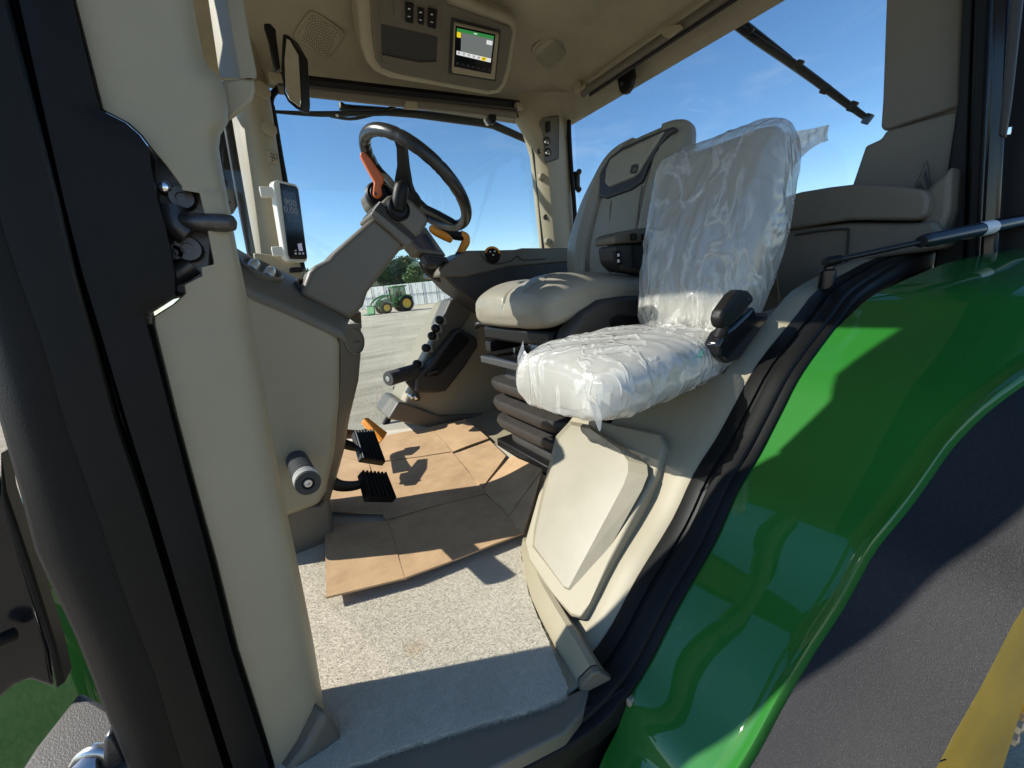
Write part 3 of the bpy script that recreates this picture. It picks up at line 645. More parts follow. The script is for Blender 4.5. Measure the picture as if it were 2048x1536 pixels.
oc = thing('overhead_console', 'beige overhead console with cubby, switches and radio screen', 'overhead console', W(880, 180, Y=1.86))
PN = V((0, -.56, -.83)).normalized(); PP = W(880, 178, Y=1.86)
def oC(x, y, h=0.): return W(x, y, P=PP+PN*h, N=PN)
out = [(700, -110), (716, 20), (724, 95), (733, 125), (750, 146), (780, 160), (880, 176), (975, 193), (1000, 190), (1014, 172), (1022, 145), (1036, 60), (1035, 44), (1022, 34), (960, 12), (900, -20), (880, -110)]
prism('console_body', [oC(x, y) for x, y in out], -PN*.13, 'headliner', oc, bevel=.02, seg=4)
inn = [(735, -100), (742, 60), (750, 118), (762, 134), (790, 144), (880, 163), (975, 180), (992, 178), (1003, 165), (1012, 135), (1024, 62), (1018, 50), (950, 26), (893, 5), (880, -100)]
cf = prism('console_face', [oC(x, y, .0) for x, y in inn], PN*.012, 'taupe', oc, bevel=.006, seg=3)
pk = prism('cubby', [oC(x, y, .0125) for x, y in ((762, 48), (875, 74), (872, 135), (764, 121))], PN*.001, 'print_dark', oc, bevel=0)
prism('cubby_shelf', [oC(x, y, .013) for x, y in ((764, 108), (800, 116), (840, 124), (872, 122), (872, 136), (764, 123))], PN*.006, 'taupe', oc, bevel=.002)
prism('switch_panel', [oC(x, y, .012) for x, y in ((757, -30), (884, -5), (880, 60), (760, 36))], PN*.004, 'taupe', oc, bevel=.003)
for a in (((763, -12), (782, -8), (784, 28), (766, 24)), ((787, -6), (803, -3), (803, 32), (789, 29))):
    prism('switch_blank', [oC(x, y, .016) for x, y in a], PN*.003, 'taupe', oc, bevel=.002)
for a in (((809, 2), (827, 6), (826, 46), (810, 42)), ((834, 13), (848, 16), (847, 49), (835, 46)), ((855, 14), (874, 18), (871, 57), (854, 52))):
    s_ = prism('switch', [oC(x, y, .016) for x, y in a], PN*.008, 'black', oc, bevel=.003)
    cx, cy = sum(p[0] for p in a)/4, sum(p[1] for p in a)/4
    box('switch_mark', oC(cx, cy-6, .0245), (.008, .008, .001), 'print_white', s_, bevel=0)
    box('switch_mark', oC(cx, cy+9, .0245), (.010, .003, .001), 'lcd', s_, bevel=0)
rb = prism('radio_bezel', [oC(x, y, .012) for x, y in ((907, 41), (996, 63), (987, 155), (902, 141))], PN*.018, 'trim', oc, bevel=.006, seg=3)
prism('radio_gap', [oC(x, y, .0121) for x, y in ((902, 34), (1002, 60), (991, 163), (896, 147))], PN*.001, 'print_dark', oc, bevel=0)
def scr(a, m, h, name='screen_area', par=None): return prism(name, [oC(x, y, h) for x, y in a], PN*.0006, m, par or rb, bevel=0)
def sp_(u, v):   # screen coordinates
    a, b_, c_, d_ = (914, 56), (988, 72), (981, 125), (913, 109)
    x = (a[0]*(1-u)+b_[0]*u)*(1-v)+(d_[0]*(1-u)+c_[0]*u)*v; y = (a[1]*(1-u)+b_[1]*u)*(1-v)+(d_[1]*(1-u)+c_[1]*u)*v
    return (x, y)
def rc_(u0_, v0, u1, v1): return [sp_(u0_, v0), sp_(u1, v0), sp_(u1, v1), sp_(u0_, v1)]
scr([(911, 51), (991, 69), (982, 148), (908, 133)], 'screen_dark', .0302, 'screen')
scr(rc_(.12, .13, 1, .84), 'ui_bg', .0312); scr(rc_(0, 0, 1, .13), 'ui_green', .0312)
scr(rc_(0, .14, .11, .34), 'ui_yellow', .0315); scr(rc_(.82, .2, .98, .36), 'ui_white', .0322)
scr(rc_(0, .85, 1, 1.0), 'ui_white', .0314); scr(rc_(.72, .86, .87, .99), 'ui_yellow', .0322)
ux = oC(988, 72)-oC(914, 56); uy = oC(914, 56)-oC(913, 109)
def st(s, u, v, size, m): x, y = sp_(u, v); text('screen_text', s, size, oC(x, y, .033), ux, uy, m, rb, .0002)
st('No program info available', .48, .46, .0085, 'lcd'); st('FM 1', .27, .22, .011, 'lcd'); scr(rc_(.46, .045, .55, .085), 'ui_white', .0322)
for k in range(6): scr(rc_(.04+.145*k, .895, .10+.145*k, .915), 'print_dark', .0332); scr(rc_(.04+.145*k, .94, .09+.145*k, .955), 'print_dark', .0332)
for k in range(7):
    x, y = lerp(915, 978, k/6), lerp(126, 140, k/6)
    box('radio_key', oC(x, y, .031), (.011, .004, .008), 'grip', rb, bevel=.001)

# interior mirror on its arm
im = thing('interior_mirror', 'black interior mirror hanging from an arm under the roof lining', 'mirror', W(585, 150, Y=1.72))
prism('mirror_shell', [W(x, y, Y=1.72) for x, y in ((564, 67), (572, 67), (580, 74), (600, 109), (605, 202), (603, 222), (590, 216), (575, 203), (567, 188), (561, 137))], (.03, .03, 0), 'black', im, bevel=.006)
prism('mirror_glass', [W(x, y, Y=1.716) for x, y in ((573, 78), (580, 82), (597, 112), (602, 200), (600, 215), (579, 200), (571, 184), (569, 120))], (.0, -.004, 0), 'mirror', im, bevel=.001)
prism('mirror_arm', [W(x, y, Y=1.76) for x, y in ((527, 46), (540, 45), (552, 58), (553, 74), (561, 137), (553, 140), (548, 135), (537, 78))], (0, .03, 0), 'black', im, bevel=.006)

# roller sunshades
sh = thing('side_sunshade', 'rolled up sunshade above the right window with a beige pull tab', 'sunshade', W(800, 200, Y=1.97))
a, b_ = W(548, 161, Y=1.98), W(1038, 214, Y=1.98)
tube('shade_rail', [a+V((0, .01, .01)), b_+V((0, .01, .01))], .026, 'black', sh, seg=8)
tube('shade_roll', [W(556, 176, Y=1.965), W(1030, 230, Y=1.965)], .021, 'taupe', sh, seg=18)
tube('shade_lip', [W(556, 167, Y=1.945), W(1034, 218, Y=1.945)], .006, 'charcoal', sh, seg=8)
box('end_bracket', W(551, 157, Y=1.95), (.045, .03, .035), 'trim', sh); box('end_bracket', W(1038, 213, Y=1.95), (.045, .03, .03), 'trim', sh)
prism('pull_tab', [W(x, y, Y=1.93) for x, y in ((812, 201), (834, 203), (837, 219), (807, 217))], (0, .012, 0), 'trim', sh, bevel=.004)
sh = thing('rear_sunshade', 'rolled up sunshade along the top of the rear window', 'sunshade', W(1270, 120, X=1.66))
tube('shade_roll', [W(1168, 186, X=1.68), W(1480, -22, X=1.64)], .024, 'taupe', sh, seg=18)
tube('shade_rail', [W(1162, 180, X=1.70), W(1470, -32, X=1.66)], .026, 'headliner', sh, seg=8)
tube('shade_lip', [W(1180, 190, X=1.67), W(1490, -14, X=1.63)], .008, 'black', sh, seg=8)
prism('pull_tab', [W(x, y, X=1.61) for x, y in ((1319, 62), (1334, 50), (1360, 48), (1365, 55), (1336, 77), (1326, 73))], (.012, 0, 0), 'trim', sh, bevel=.004)
lathe('end_bracket', W(1155, 174, X=1.66), (-1, -.4, 0), [(.026, -.01), (.026, .012), (.02, .018), (.008, .02), (.001, .02)], 'trim', sh, seg=18)
box('end_bracket', W(1166, 176, X=1.66), (.02, .05, .022), 'trim', sh)

# window catch above the rear window and the roof edge seen through the glass
rl = thing('rear_window_catch', 'black drop-shaped catch at the top of the rear window', 'window catch', W(1243, 180, X=1.70))
prism('catch_body', [W(x, y, X=1.70) for x, y in ((1233, 158), (1262, 132), (1265, 150), (1262, 172), (1252, 186), (1244, 189), (1238, 182))], (.03, 0, 0), 'black', rl, bevel=.006)
lathe('catch_screw', W(1244, 168, X=1.695), (-1, -.3, 0), [(.008, 0), (.008, .004), (.001, .004)], 'dark_steel', rl, seg=12)
rlm = thing('rear_roof_lamp', 'dark work lamp housing under the roof edge behind the rear window', 'work lamp', W(1300, 130, X=1.95))
prism('lamp_housing', [W(x, y, X=1.95) for x, y in ((1255, 150), (1330, 98), (1440, 30), (1443, 38), (1336, 108), (1331, 118), (1294, 144), (1277, 143), (1258, 154))], (.05, 0, 0), 'charcoal', rlm, bevel=.005)
prism('lamp_lens', [W(x, y, X=1.94) for x, y in ((1318, 112), (1333, 108), (1330, 117), (1316, 121))], (.008, 0, 0), 'screen_dark', rlm, bevel=.002)

# wipers
wr = thing('rear_wiper', 'black wiper lying diagonally across the rear window', 'wiper', W(1460, 40, X=1.86))
tube('wiper_arm', [W(1444, 20, X=1.86), W(1500, 60, X=1.88), W(1580, 118, X=1.87)], [.018, .016, .009], 'black', wr, seg=8)
tube('wiper_blade', [W(1452, 36, X=1.84), W(1510, 78, X=1.845), W(1600, 138, X=1.845), W(1690, 205, X=1.84), W(1738, 240, X=1.83)], [.013, .014, .014, .011, .008], 'rubber', wr, seg=8, smooth_n=3)
for x, y in ((1500, 64), (1598, 130), (1650, 178), (1705, 213), (1735, 238)): box('blade_clip', W(x, y, X=1.836), (.02, .022, .03), 'black', wr, rot=(R(35), 0, 0))
box('blade_tag', W(1594, 131, X=1.83), (.004, .014, .012), 'print_white', wr, rot=(R(35), 0, 0), bevel=.001)
ws = thing('side_wiper', 'thin black wiper across the top of the right window', 'wiper', W(680, 228, Y=2.12))
tube('wiper_blade', [W(540, 223, Y=2.12), W(640, 228, Y=2.12), W(760, 226, Y=2.12), W(820, 228, Y=2.12)], [.006, .012, .013, .006], 'rubber', ws, seg=8, smooth_n=3)
tube('wiper_arm', [W(660, 232, Y=2.14), W(700, 238, Y=2.14), W(735, 232, Y=2.14), W(760, 224, Y=2.14), W(790, 212, Y=2.14)], .007, 'black', ws, seg=8, smooth_n=3)
box('blade_tag', W(674, 231, Y=2.105), (.012, .004, .01), 'print_white', ws, bevel=.001)
mb = thing('mirror_bracket', 'black tubular mirror bracket outside the top of the right window', 'bracket', W(900, 235, Y=2.3))
tube('bracket_tube', [W(686, 208, Y=2.32), W(690, 217, Y=2.32), W(760, 222, Y=2.3), W(830, 228, Y=2.3), W(900, 237, Y=2.3), W(975, 247, Y=2.3), W(1000, 256, Y=2.3), W(1062, 284, Y=2.3), W(1085, 300, Y=2.3)], [.018, .02, .02, .02, .022, .024, .022, .02, .02], 'black', mb, seg=12, smooth_n=3)
prism('bracket_clip', [W(x, y, Y=2.24) for x, y in ((969, 238), (976, 250), (984, 247), (993, 232), (986, 230))], (0, .02, 0), 'steel', mb)
wl = thing('side_window_latch', 'small black latch handle at the top right of the right window', 'window latch', W(985, 230, Y=1.95))
prism('latch_handle', [W(x, y, Y=1.95) for x, y in ((978, 218), (984, 214), (992, 216), (994, 238), (990, 247), (983, 246), (979, 238))], (0, .03, 0), 'black', wl, bevel=.005)

# ================================================================== front console, column, wheel
dc = thing('front_console', 'beige front console with round air vents on its sloping top', 'console', (.05, 1.15, FLOOR))
YD = 1.05
def dz(n, pts, Y0, Y1, m, bev=.02, seg=4, par=dc): return prism(n, [W(x, y, Y=Y0) for x, y in pts], (0, Y1-Y0, 0), m, par, bevel=bev, seg=seg)
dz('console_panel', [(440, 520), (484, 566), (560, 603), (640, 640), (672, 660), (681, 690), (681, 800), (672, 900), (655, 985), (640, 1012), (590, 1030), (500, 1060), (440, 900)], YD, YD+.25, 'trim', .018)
# rear corner strip that turns away
S = []
for y, xa, xb in ((648, 676, 722), (700, 681, 722), (760, 681, 717), (830, 677, 700), (900, 669, 688), (960, 658, 672), (1000, 648, 660)):
    pa, pb = W(xa, y, Y=YD+.012), W(xb, y, Y=YD+.075)
    S.append([pa+V((-.03, .05, 0)), pa, pa.lerp(pb, .5)+V((.004, -.006, 0)), pb, pb+V((-.0, .16, 0))])
loft('console_corner', S, 'taupe', dc, ang=60)
cp = lathe('round_cap', W(708, 682, Y=YD+.045), (.62, -.78, 0), [(.036, -.01), (.036, .004), (.033, .006), (.032, .002), (.001, .003)], 'taupe', dc, seg=28)
box('cap_slot', W(708, 684, Y=YD+.04), (.03, .004, .004), 'print_dark', cp, bevel=0)
# sloping top: a grid strip from near edge to far edge
ne = [(430, 500), (484, 562), (560, 598), (640, 636), (678, 655), (690, 665)]; fe = [(430, 470), (502, 513), (560, 540), (620, 568), (690, 600), (722, 625)]
nr = catmull([W(x, y, Y=YD-.004) for x, y in ne], 4); fr_ = catmull([W(x, y, Y=YD+.19) for x, y in fe], 4)
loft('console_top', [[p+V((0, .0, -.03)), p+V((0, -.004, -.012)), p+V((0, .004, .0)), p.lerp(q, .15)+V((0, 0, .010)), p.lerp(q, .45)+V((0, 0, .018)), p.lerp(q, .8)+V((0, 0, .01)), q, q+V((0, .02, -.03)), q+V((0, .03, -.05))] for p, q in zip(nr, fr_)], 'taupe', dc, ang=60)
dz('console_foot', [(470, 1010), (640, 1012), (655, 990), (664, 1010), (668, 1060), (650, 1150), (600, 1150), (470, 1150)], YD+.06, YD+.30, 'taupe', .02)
def px_of(p): z = p.dot(fw); return 1024+FPX*p.dot(rt)/z, 768-FPX*p.dot(up)/z
def topat(x, y):
    best = None
    for i in range(1, len(nr)-1):
        for k in range(41):
            t_ = k/40; p = nr[i].lerp(fr_[i], t_)+V((0, 0, .018*math.sin(math.pi*t_))); a_, b_ = px_of(p); d = (a_-x)**2+(b_-y)**2
            if best is None or d < best[0]: best = (d, p, i)
    i = best[2]; ta = (nr[i+1]-nr[i-1]).normalized(); tb = (fr_[i]-nr[i]).normalized(); n_ = ta.cross(tb).normalized()
    return best[1]+n_*.004, (n_ if n_.z > 0 else -n_)
for (x, y) in ((525, 541), (626, 583)):
    c, tn_ = topat(x, y)
    q = lathe('air_vent', c, tn_, [(.047, -.02), (.047, .002), (.043, .006), (.039, .004), (.037, -.006), (.001, -.008)], 'charcoal' if x > 600 else 'taupe', dc, seg=32)
    for sgn in (-1, 1):
        bx__ = V((0, 1, 0)); bx__ = (bx__-tn_*bx__.dot(tn_)).normalized(); ax_ = bx__.cross(tn_)
        vs_, fs = [], []
        for i in range(9):
            th = math.pi*i/8
            for k in range(7):
                wv = -1+2*k/6; rr_ = math.sqrt(max(0, 1-(.9*wv)**2))
                u_ = sgn*.017+.014*math.cos(th)*.95
                vs_.append(c+ax_*u_+bx__*wv*.030*(.7+.3*rr_)+tn_*(-.006+.022*math.sin(th)*rr_))
        for i in range(8):
            for k in range(6): fs.append((i*7+k, i*7+k+1, (i+1)*7+k+1, (i+1)*7+k))
        obj('vent_flap', vs_, fs, 'silver_btn', q, ang=80)
# A-post lower trim block behind the console
dz('post_foot', [(505, 505), (520, 560), (600, 575), (606, 548), (598, 520), (560, 510)], 1.9, 2.05, 'trim', .01)

sw = thing('steering_column', 'taupe tilt steering column with black wheel and orange reverser lever', 'steering wheel', (.3, 1.15, 0))
YS = 1.09
side = [(600, 590), (612, 557), (617, 543), (631, 530), (656, 518), (668, 503), (748, 433), (812, 487), (745, 572), (736, 585), (727, 613), (700, 640)]
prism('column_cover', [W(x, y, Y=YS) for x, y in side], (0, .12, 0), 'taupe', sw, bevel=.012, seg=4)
prism('column_collar', [W(x, y, Y=YS-.012) for x, y in ((741, 428), (750, 417), (828, 482), (815, 497))], (0, .145, 0), 'taupe', sw, bevel=.005)
for k in range(5):
    t_ = k/4; x0, y0, x1, y1 = lerp(748, 760, t_), lerp(420, 405, t_), lerp(824, 836, t_), lerp(485, 472, t_)
    p, q = W(x0, y0, Y=YS-.006), W(x1, y1, Y=YS-.006)
    tube('collar_rib', [p+V((0, .005, 0)), p, q, q+V((0, .12, 0)), p+V((0, .12, 0)), p+V((0, .005, 0))], .0035, 'charcoal', sw, seg=6, caps=False)
prism('column_head', [W(x, y, Y=YS-.01) for x, y in ((760, 407), (777, 391), (800, 386), (826, 402), (855, 432), (857, 447), (833, 478))], (0, .14, 0), 'taupe', sw, bevel=.012, seg=3)
prism('reverser_housing', [W(x, y, Y=YS+.06) for x, y in ((734, 385), (745, 372), (775, 365), (795, 385), (760, 418), (745, 412))], (0, .10, 0), 'taupe', sw, bevel=.012, seg=3)
rv = lathe('reverser_boot', W(757, 388, Y=YS+.05), (-.2, -1, .25), [(.034, -.02), (.034, .0), (.028, .008), (.026, .003), (.02, .010), (.001, .012)], 'black', sw, seg=24)
prism('reverser_lever', [W(x, y, Y=YS+.025) for x, y in ((746, 384), (749, 363), (741, 349), (719, 308), (724, 302), (733, 306), (743, 318), (770, 357), (767, 367), (763, 372), (766, 390), (757, 397), (749, 393))], (.004, .024, 0), 'orange', sw, bevel=.005, seg=3)
lathe('lever_hole', W(751, 388, Y=YS+.024), (0, -1, 0), [(.004, 0), (.004, .001)], 'print_dark', rv, seg=10)
sb = lathe('stalk_boot', W(797, 416, Y=YS-.012), (.1, -1, .1), [(.032, -.01), (.032, .0), (.027, .006), (.024, .002), (.001, .004)], 'black', sw, seg=24)
tube('stalk_lever', [W(796, 420, Y=YS-.012), W(798, 404, Y=YS-.016), W(801, 386, Y=YS-.018), W(804, 372, Y=YS-.018), W(806, 364, Y=YS-.018)], [.016, .0185, .0195, .018, .008], 'black', sw, seg=14, smooth_n=4)
# steering wheel
wc = W(834, 366, Y=1.155); nW = V((.68, 0, .73)).normalized(); e1 = V((nW.z, 0, -nW.x)); e2 = V((0, 1, 0)); RW = .163
def wp(th, r, h=0): return wc+(e1*math.cos(th)+e2*math.sin(th))*r+nW*h
vs_, fs = [], []; NA, NB = 160, 18
for i in range(NA):
    th = 2*math.pi*i/NA; rad = (e1*math.cos(th)+e2*math.sin(th))
    bump = .0009*max(0, math.cos(th*30)) if abs((th % (2*math.pi))-math.pi) < 2.2 else 0
    for j in range(NB):
        ph = 2*math.pi*j/NB; inner_ = max(0, -math.cos(ph))
        r_ = .0152-bump*4*inner_
        if i % 80 == 40 or i % 80 == 22: r_ -= .0012
        vs_.append(wc+rad*(RW+r_*math.cos(ph))+nW*r_*1.12*math.sin(ph))
for i in range(NA):
    for j in range(NB): fs.append((i*NB+j, i*NB+(j+1) % NB, ((i+1) % NA)*NB+(j+1) % NB, ((i+1) % NA)*NB+j))
mat('wheel_leather', (.016, .015, .015), .3, grain=.2, gscale=600, var=.2, vscale=40)
obj('wheel_rim', vs_, fs, 'wheel_leather', sw, ang=80)
for th in (R(8), R(128), R(232)):
    p = [wp(th, .0, -.045), wp(th, .05, -.04), wp(th, .09, -.022), wp(th, .135, -.006), wp(th, .162, 0)]
    S = []
    tw = (-e1*math.sin(th)+e2*math.cos(th))
    for k, c in enumerate(p):
        hw = (.035, .026, .016, .013, .018)[k]; hh = .009
        S.append([c-tw*hw-nW*hh, c-tw*hw*.9+nW*hh*.6, c-tw*hw*.5+nW*hh, c+tw*hw*.5+nW*hh, c+tw*hw*.9+nW*hh*.6, c+tw*hw-nW*hh])
    loft('wheel_spoke', S, 'black', sw, closed=True, caps=True, ang=30)
lathe('wheel_hub', wc-nW*.075, nW, [(.03, -.02), (.04, .0), (.044, .03), (.038, .038), (.02, .042), (.001, .043)], 'black', sw, seg=30)
tube('column_boot', [wc-nW*.08, wc-nW*.105, wc-nW*.13], [.034, .04, .034], 'rubber', sw, seg=20)

# pedals
def pedal(name, label, pad, Y, arm, m):
    t_ = thing(name, label, 'pedal', W(*pad[2], Y=Y), 'floor pedals')
    n = V((.62, -.35, .70)).normalized()
    P0 = W(sum(p[0] for p in pad)/len(pad), sum(p[1] for p in pad)/len(pad), Y=Y)
    q = [W(x, y, P=P0, N=n) for x, y in pad]
    pd = prism('pedal_pad', q, -n*.022, m, t_, bevel=.004)
    a, b_, c_, d_ = q[0], q[1], q[2], q[3]
    for k in range(7):
        f = (k+.5)/7; tube('pad_rib', [a.lerp(b_, f)+n*.001, d_.lerp(c_, f)+n*.001], .0042, m, pd, seg=6)
    tube('pedal_arm', [W(x, y, Y=yy_) for x, y, yy_ in arm], [.024, .02, .017, .015, .012][:len(arm)], 'black' if m != 'amber' else 'black', t_, seg=12, smooth_n=4, flat=(.5, V((0, 1, 0))))
    return t_
pedal('brake_pedal', 'ribbed black pedal beside the orange pedal, in the sun', [(708, 862), (748, 860), (772, 924), (724, 916)], 1.40, [(640, 870, 1.40), (668, 880, 1.40), (695, 890, 1.41), (722, 897, 1.42)], 'black')
pedal('clutch_pedal', 'ribbed black pedal nearest the door with a curved arm', [(722, 942), (774, 946), (794, 996), (736, 994)], 1.12, [(648, 880, 1.16), (648, 940, 1.14), (670, 968, 1.13), (705, 972, 1.13), (740, 962, 1.13)], 'black')
pedal('throttle_pedal', 'flat orange pedal behind the black ribbed pedals', [(727, 838), (735, 837), (774, 866), (764, 881)], 1.62, [(660, 866, 1.48), (690, 868, 1.55), (720, 868, 1.62), (740, 862, 1.63)], 'amber')
# foot pegs
fp = thing('foot_peg', 'grey ribbed foot peg with bright end rings sticking out of the front console', 'foot peg', W(605, 945, Y=.95), 'foot pegs')
ax0, ax1 = W(593, 918, Y=1.06), W(616, 966, Y=.865); d_ = (ax1-ax0).normalized(); Lp = (ax1-ax0).length
pr_ = []
for k in range(15): pr_ += [(.0245, Lp*k/15), (.0245, Lp*(k+.55)/15), (.0225, Lp*(k+.6)/15), (.0225, Lp*(k+.95)/15)]
lathe('peg_grip', ax0, d_, pr_+[(.0252, Lp), (.0245, Lp+.003), (.013, Lp+.003), (.012, Lp-.004), (.001, Lp-.004)], 'grip', fp, seg=30, ang=40)
for k in (12.2, 13.2, 14.1): lathe('peg_ring', ax0+d_*(Lp*k/15), d_, [(.0240, 0), (.0252, .001), (.0252, .004), (.0240, .005)], 'white', fp, seg=30)
lathe('peg_bolt', ax1-d_*.004, d_, [(.009, 0), (.009, .006), (.0075, .008), (.004, .008), (.0035, .003), (.0005, .003)], 'steel', fp, seg=16)
fp = thing('foot_peg', 'dark ribbed foot peg on a bracket by the right window', 'foot peg', W(805, 750, Y=1.74), 'foot pegs')
ax0, ax1 = W(832, 741, Y=1.78), W(778, 757, Y=1.70); d_ = (ax1-ax0).normalized(); Lp = (ax1-ax0).length
pr_ = []
for k in range(13): pr_ += [(.033, Lp*k/13), (.033, Lp*(k+.55)/13), (.0295, Lp*(k+.6)/13), (.0295, Lp*(k+.95)/13)]
lathe('peg_grip', ax0, d_, pr_+[(.033, Lp), (.03, Lp+.006), (.014, Lp+.006), (.012, Lp+.001), (.001, Lp+.001)], 'grip', fp, seg=24, ang=40)
lathe('peg_bolt', ax1, d_, [(.012, 0), (.012, .008), (.005, .009), (.001, .009)], 'steel', fp, seg=14)
prism('peg_bracket', [W(x, y, Y=1.775) for x, y in ((812, 765), (822, 738), (834, 738), (832, 775), (842, 796), (838, 803), (826, 800), (830, 786))], (0, .02, 0), 'charcoal', fp, bevel=.004)
for x, y in ((822, 793), (831, 795)): lathe('bracket_bolt', W(x, y, Y=1.775), (0, -1, 0), [(.010, -.01), (.010, .008), (.006, .010), (.001, .010)], 'chrome', fp, seg=12)

# corner post display
cd = thing('corner_display', 'upright white framed corner post display reading 900 and 0.00', 'display', W(585, 520, Y=1.86))
DN = V((.45, -.89, 0)).normalized(); dp = W(583, 445, Y=1.86)
def cD(x, y, h=0.): return W(x, y, P=dp+DN*h, N=DN)
prism('display_housing', [cD(x, y) for x, y in ((547, 366), (550, 361), (556, 360), (592, 368), (598, 376), (616, 516), (614, 523), (606, 524), (578, 522), (571, 514))], -DN*.035, 'white', cd, bevel=.006, seg=3)
prism('display_glass', [cD(x, y, .0005) for x, y in ((559, 366), (591, 373), (596, 380), (614, 514), (610, 519), (580, 518), (576, 510))], DN*.002, 'screen_dark', cd, bevel=.001)
prism('display_panel', [cD(x, y, .003) for x, y in ((564, 380), (590, 386), (602, 446), (575, 443))], DN*.0004, 'screen_blue', cd, bevel=0)
prism('display_panel', [cD(x, y, .003) for x, y in ((576, 450), (603, 453), (611, 512), (581, 510))], DN*.0004, 'screen_dark', cd, bevel=0)
ux = cD(590, 410)-cD(565, 405); uy = cD(564, 380)-cD(575, 443)
text('readout', '900', .034, cD(581, 406, .004), ux, uy, 'digits', cd, .0002); text('readout', '0.00', .034, cD(582, 421, .004), ux, uy, 'digits', cd, .0002)
prism('bar', [cD(x, y, .004) for x, y in ((595, 488), (603, 486), (606, 502), (598, 502))], DN*.0003, 'lcd_lilac', cd, bevel=0)
prism('bar', [cD(x, y, .004) for x, y in ((589, 500), (593, 500), (593.5, 502), (589.5, 502))], DN*.0003, 'lcd', cd, bevel=0)
for x in (591, 599, 606): prism('bar_label', [cD(x-2, 505, .004), cD(x+2, 505, .004), cD(x+2.5, 509, .004), cD(x-1.5, 509, .004)], DN*.0003, 'lcd', cd, bevel=0)
box('display_mount', cD(541, 385, -.03), (.07, .03, .035), 'white', cd); box('display_mount', cD(561, 503, -.03), (.06, .03, .035), 'white', cd)
box('display_plug', W(592, 540, Y=1.85), (.05, .03, .02), 'black', cd)
# ================================================================== operator seat
os_ = thing('operator_seat', 'tan leather operator seat with dark headrest trim on a black bellows base', 'seat', (1.0, 1.13, FLOOR))
YC = 1.13
ey, ex_, ez = V((0, 1, 0)), V((1, 0, 0)), V((0, 0, 1))
def cdisp(t_, th, a, b, p):
    d = 0
    if b > .2:
        d -= .026*math.exp(-((a+.06)/.04)**2)
        if a < -.06: d += .008*math.sin(math.pi*min(1, (-.06-a)/.94))+.004
        else: d += .006*math.sin(math.pi*min(1, (a+.06)/1.06))-.005
    d -= .006*math.exp(-((a+.60)/.018)**2)*(1 if b > -.4 else 0)
    return d+.002*noise.noise(p*14)
st = []
for X, hw, zc, hh in ((.668, .175, -.085, .022), (.68, .215, -.088, .05), (.715, .24, -.082, .066), (.78, .25, -.068, .072), (.88, .252, -.066, .07), (1.0, .25, -.075, .066), (1.12, .24, -.085, .058), (1.2, .20, -.09, .04)):
    st.append((V((X, YC, zc)), ey*hw, ez*hh, 4.4))
superloft('seat_cushion', st, 'leather', os_, seg=300, sub_n=10, disp=cdisp)
def bdisp(t_, th, a, b, p):
    d = 0
    if b > .1:
        for g0 in (.50, -.50): d -= .020*math.exp(-((a-g0)/.03)**2)
        if abs(a) < .5: d -= .018
        if abs(a) > .62: d += .02*math.exp(-((t_-.35)/.3)**2)
    return d+.002*noise.noise(p*12)
st = []
for z, X, hw, hh in ((-.10, 1.205, .17, .035), (-.07, 1.205, .215, .055), (.0, 1.21, .245, .066), (.10, 1.225, .25, .07), (.2, 1.25, .245, .07), (.29, 1.275, .235, .07), (.37, 1.30, .217, .067), (.43, 1.318, .197, .06), (.462, 1.33, .168, .05), (.482, 1.336, .12, .025)):
    st.append((V((X, YC-.06*max(0, (z-.1)/.38)**1.4, z)), ey*hw, V((-1, 0, .22)).normalized()*hh, 2.9))
superloft('backrest', st, 'leather', os_, seg=300, sub_n=8, disp=bdisp)
# headrest pad with its dark border
HN = V((-1, 0, .24)).normalized(); HP = V((1.232, YC, .36))
def hP(x, y, h=0.): return W(x, y, P=HP+HN*h, N=HN)
border = [(1207, 345), (1204, 352), (1203, 396), (1219, 399), (1267, 382), (1290, 366), (1301, 336), (1321, 298), (1342, 273), (1362, 262), (1352, 256), (1330, 263), (1300, 275), (1250, 297), (1224, 317)]
prism('headrest_border', [hP(x, y, -.012) for x, y in border], HN*.018, 'leather_dark', os_, bevel=.007, seg=3)
padp = [(1225, 320), (1250, 303), (1300, 280), (1334, 264), (1322, 283), (1296, 323), (1284, 345), (1272, 356), (1222, 376), (1214, 367), (1217, 340)]
hp = prism('headrest_pad', [hP(x, y, -.002) for x, y in padp], HN*.016, 'leather', os_, bevel=.009, seg=4)
em = prism('emblem', [hP(x, y, .0145) for x, y in ((1263, 332), (1267, 329), (1275, 328), (1277, 331), (1275, 343), (1270, 347), (1262, 348), (1260, 345))], HN*.001, 'leather_dark', hp, bevel=0)
prism('emblem_mark', [hP(x, y, .016) for x, y in ((1263, 344), (1267, 338), (1272, 334), (1272, 339), (1275, 341), (1270, 341))], HN*.0006, 'taupe', em, bevel=0)
for L_ in ([(1191, 384), (1180, 430), (1172, 490), (1171, 548)], [(1222, 402), (1219, 450), (1217, 500), (1219, 552)], [(1284, 372), (1278, 410), (1275, 450)], [(1318, 300), (1308, 350), (1302, 400), (1300, 450)]):
    tube('backrest_seam', [W(x, y, P=V((1.176, YC, .1)), N=V((-1, 0, .22)).normalized()) for x, y in L_], .0028, 'stitch', os_, seg=6, smooth_n=4)
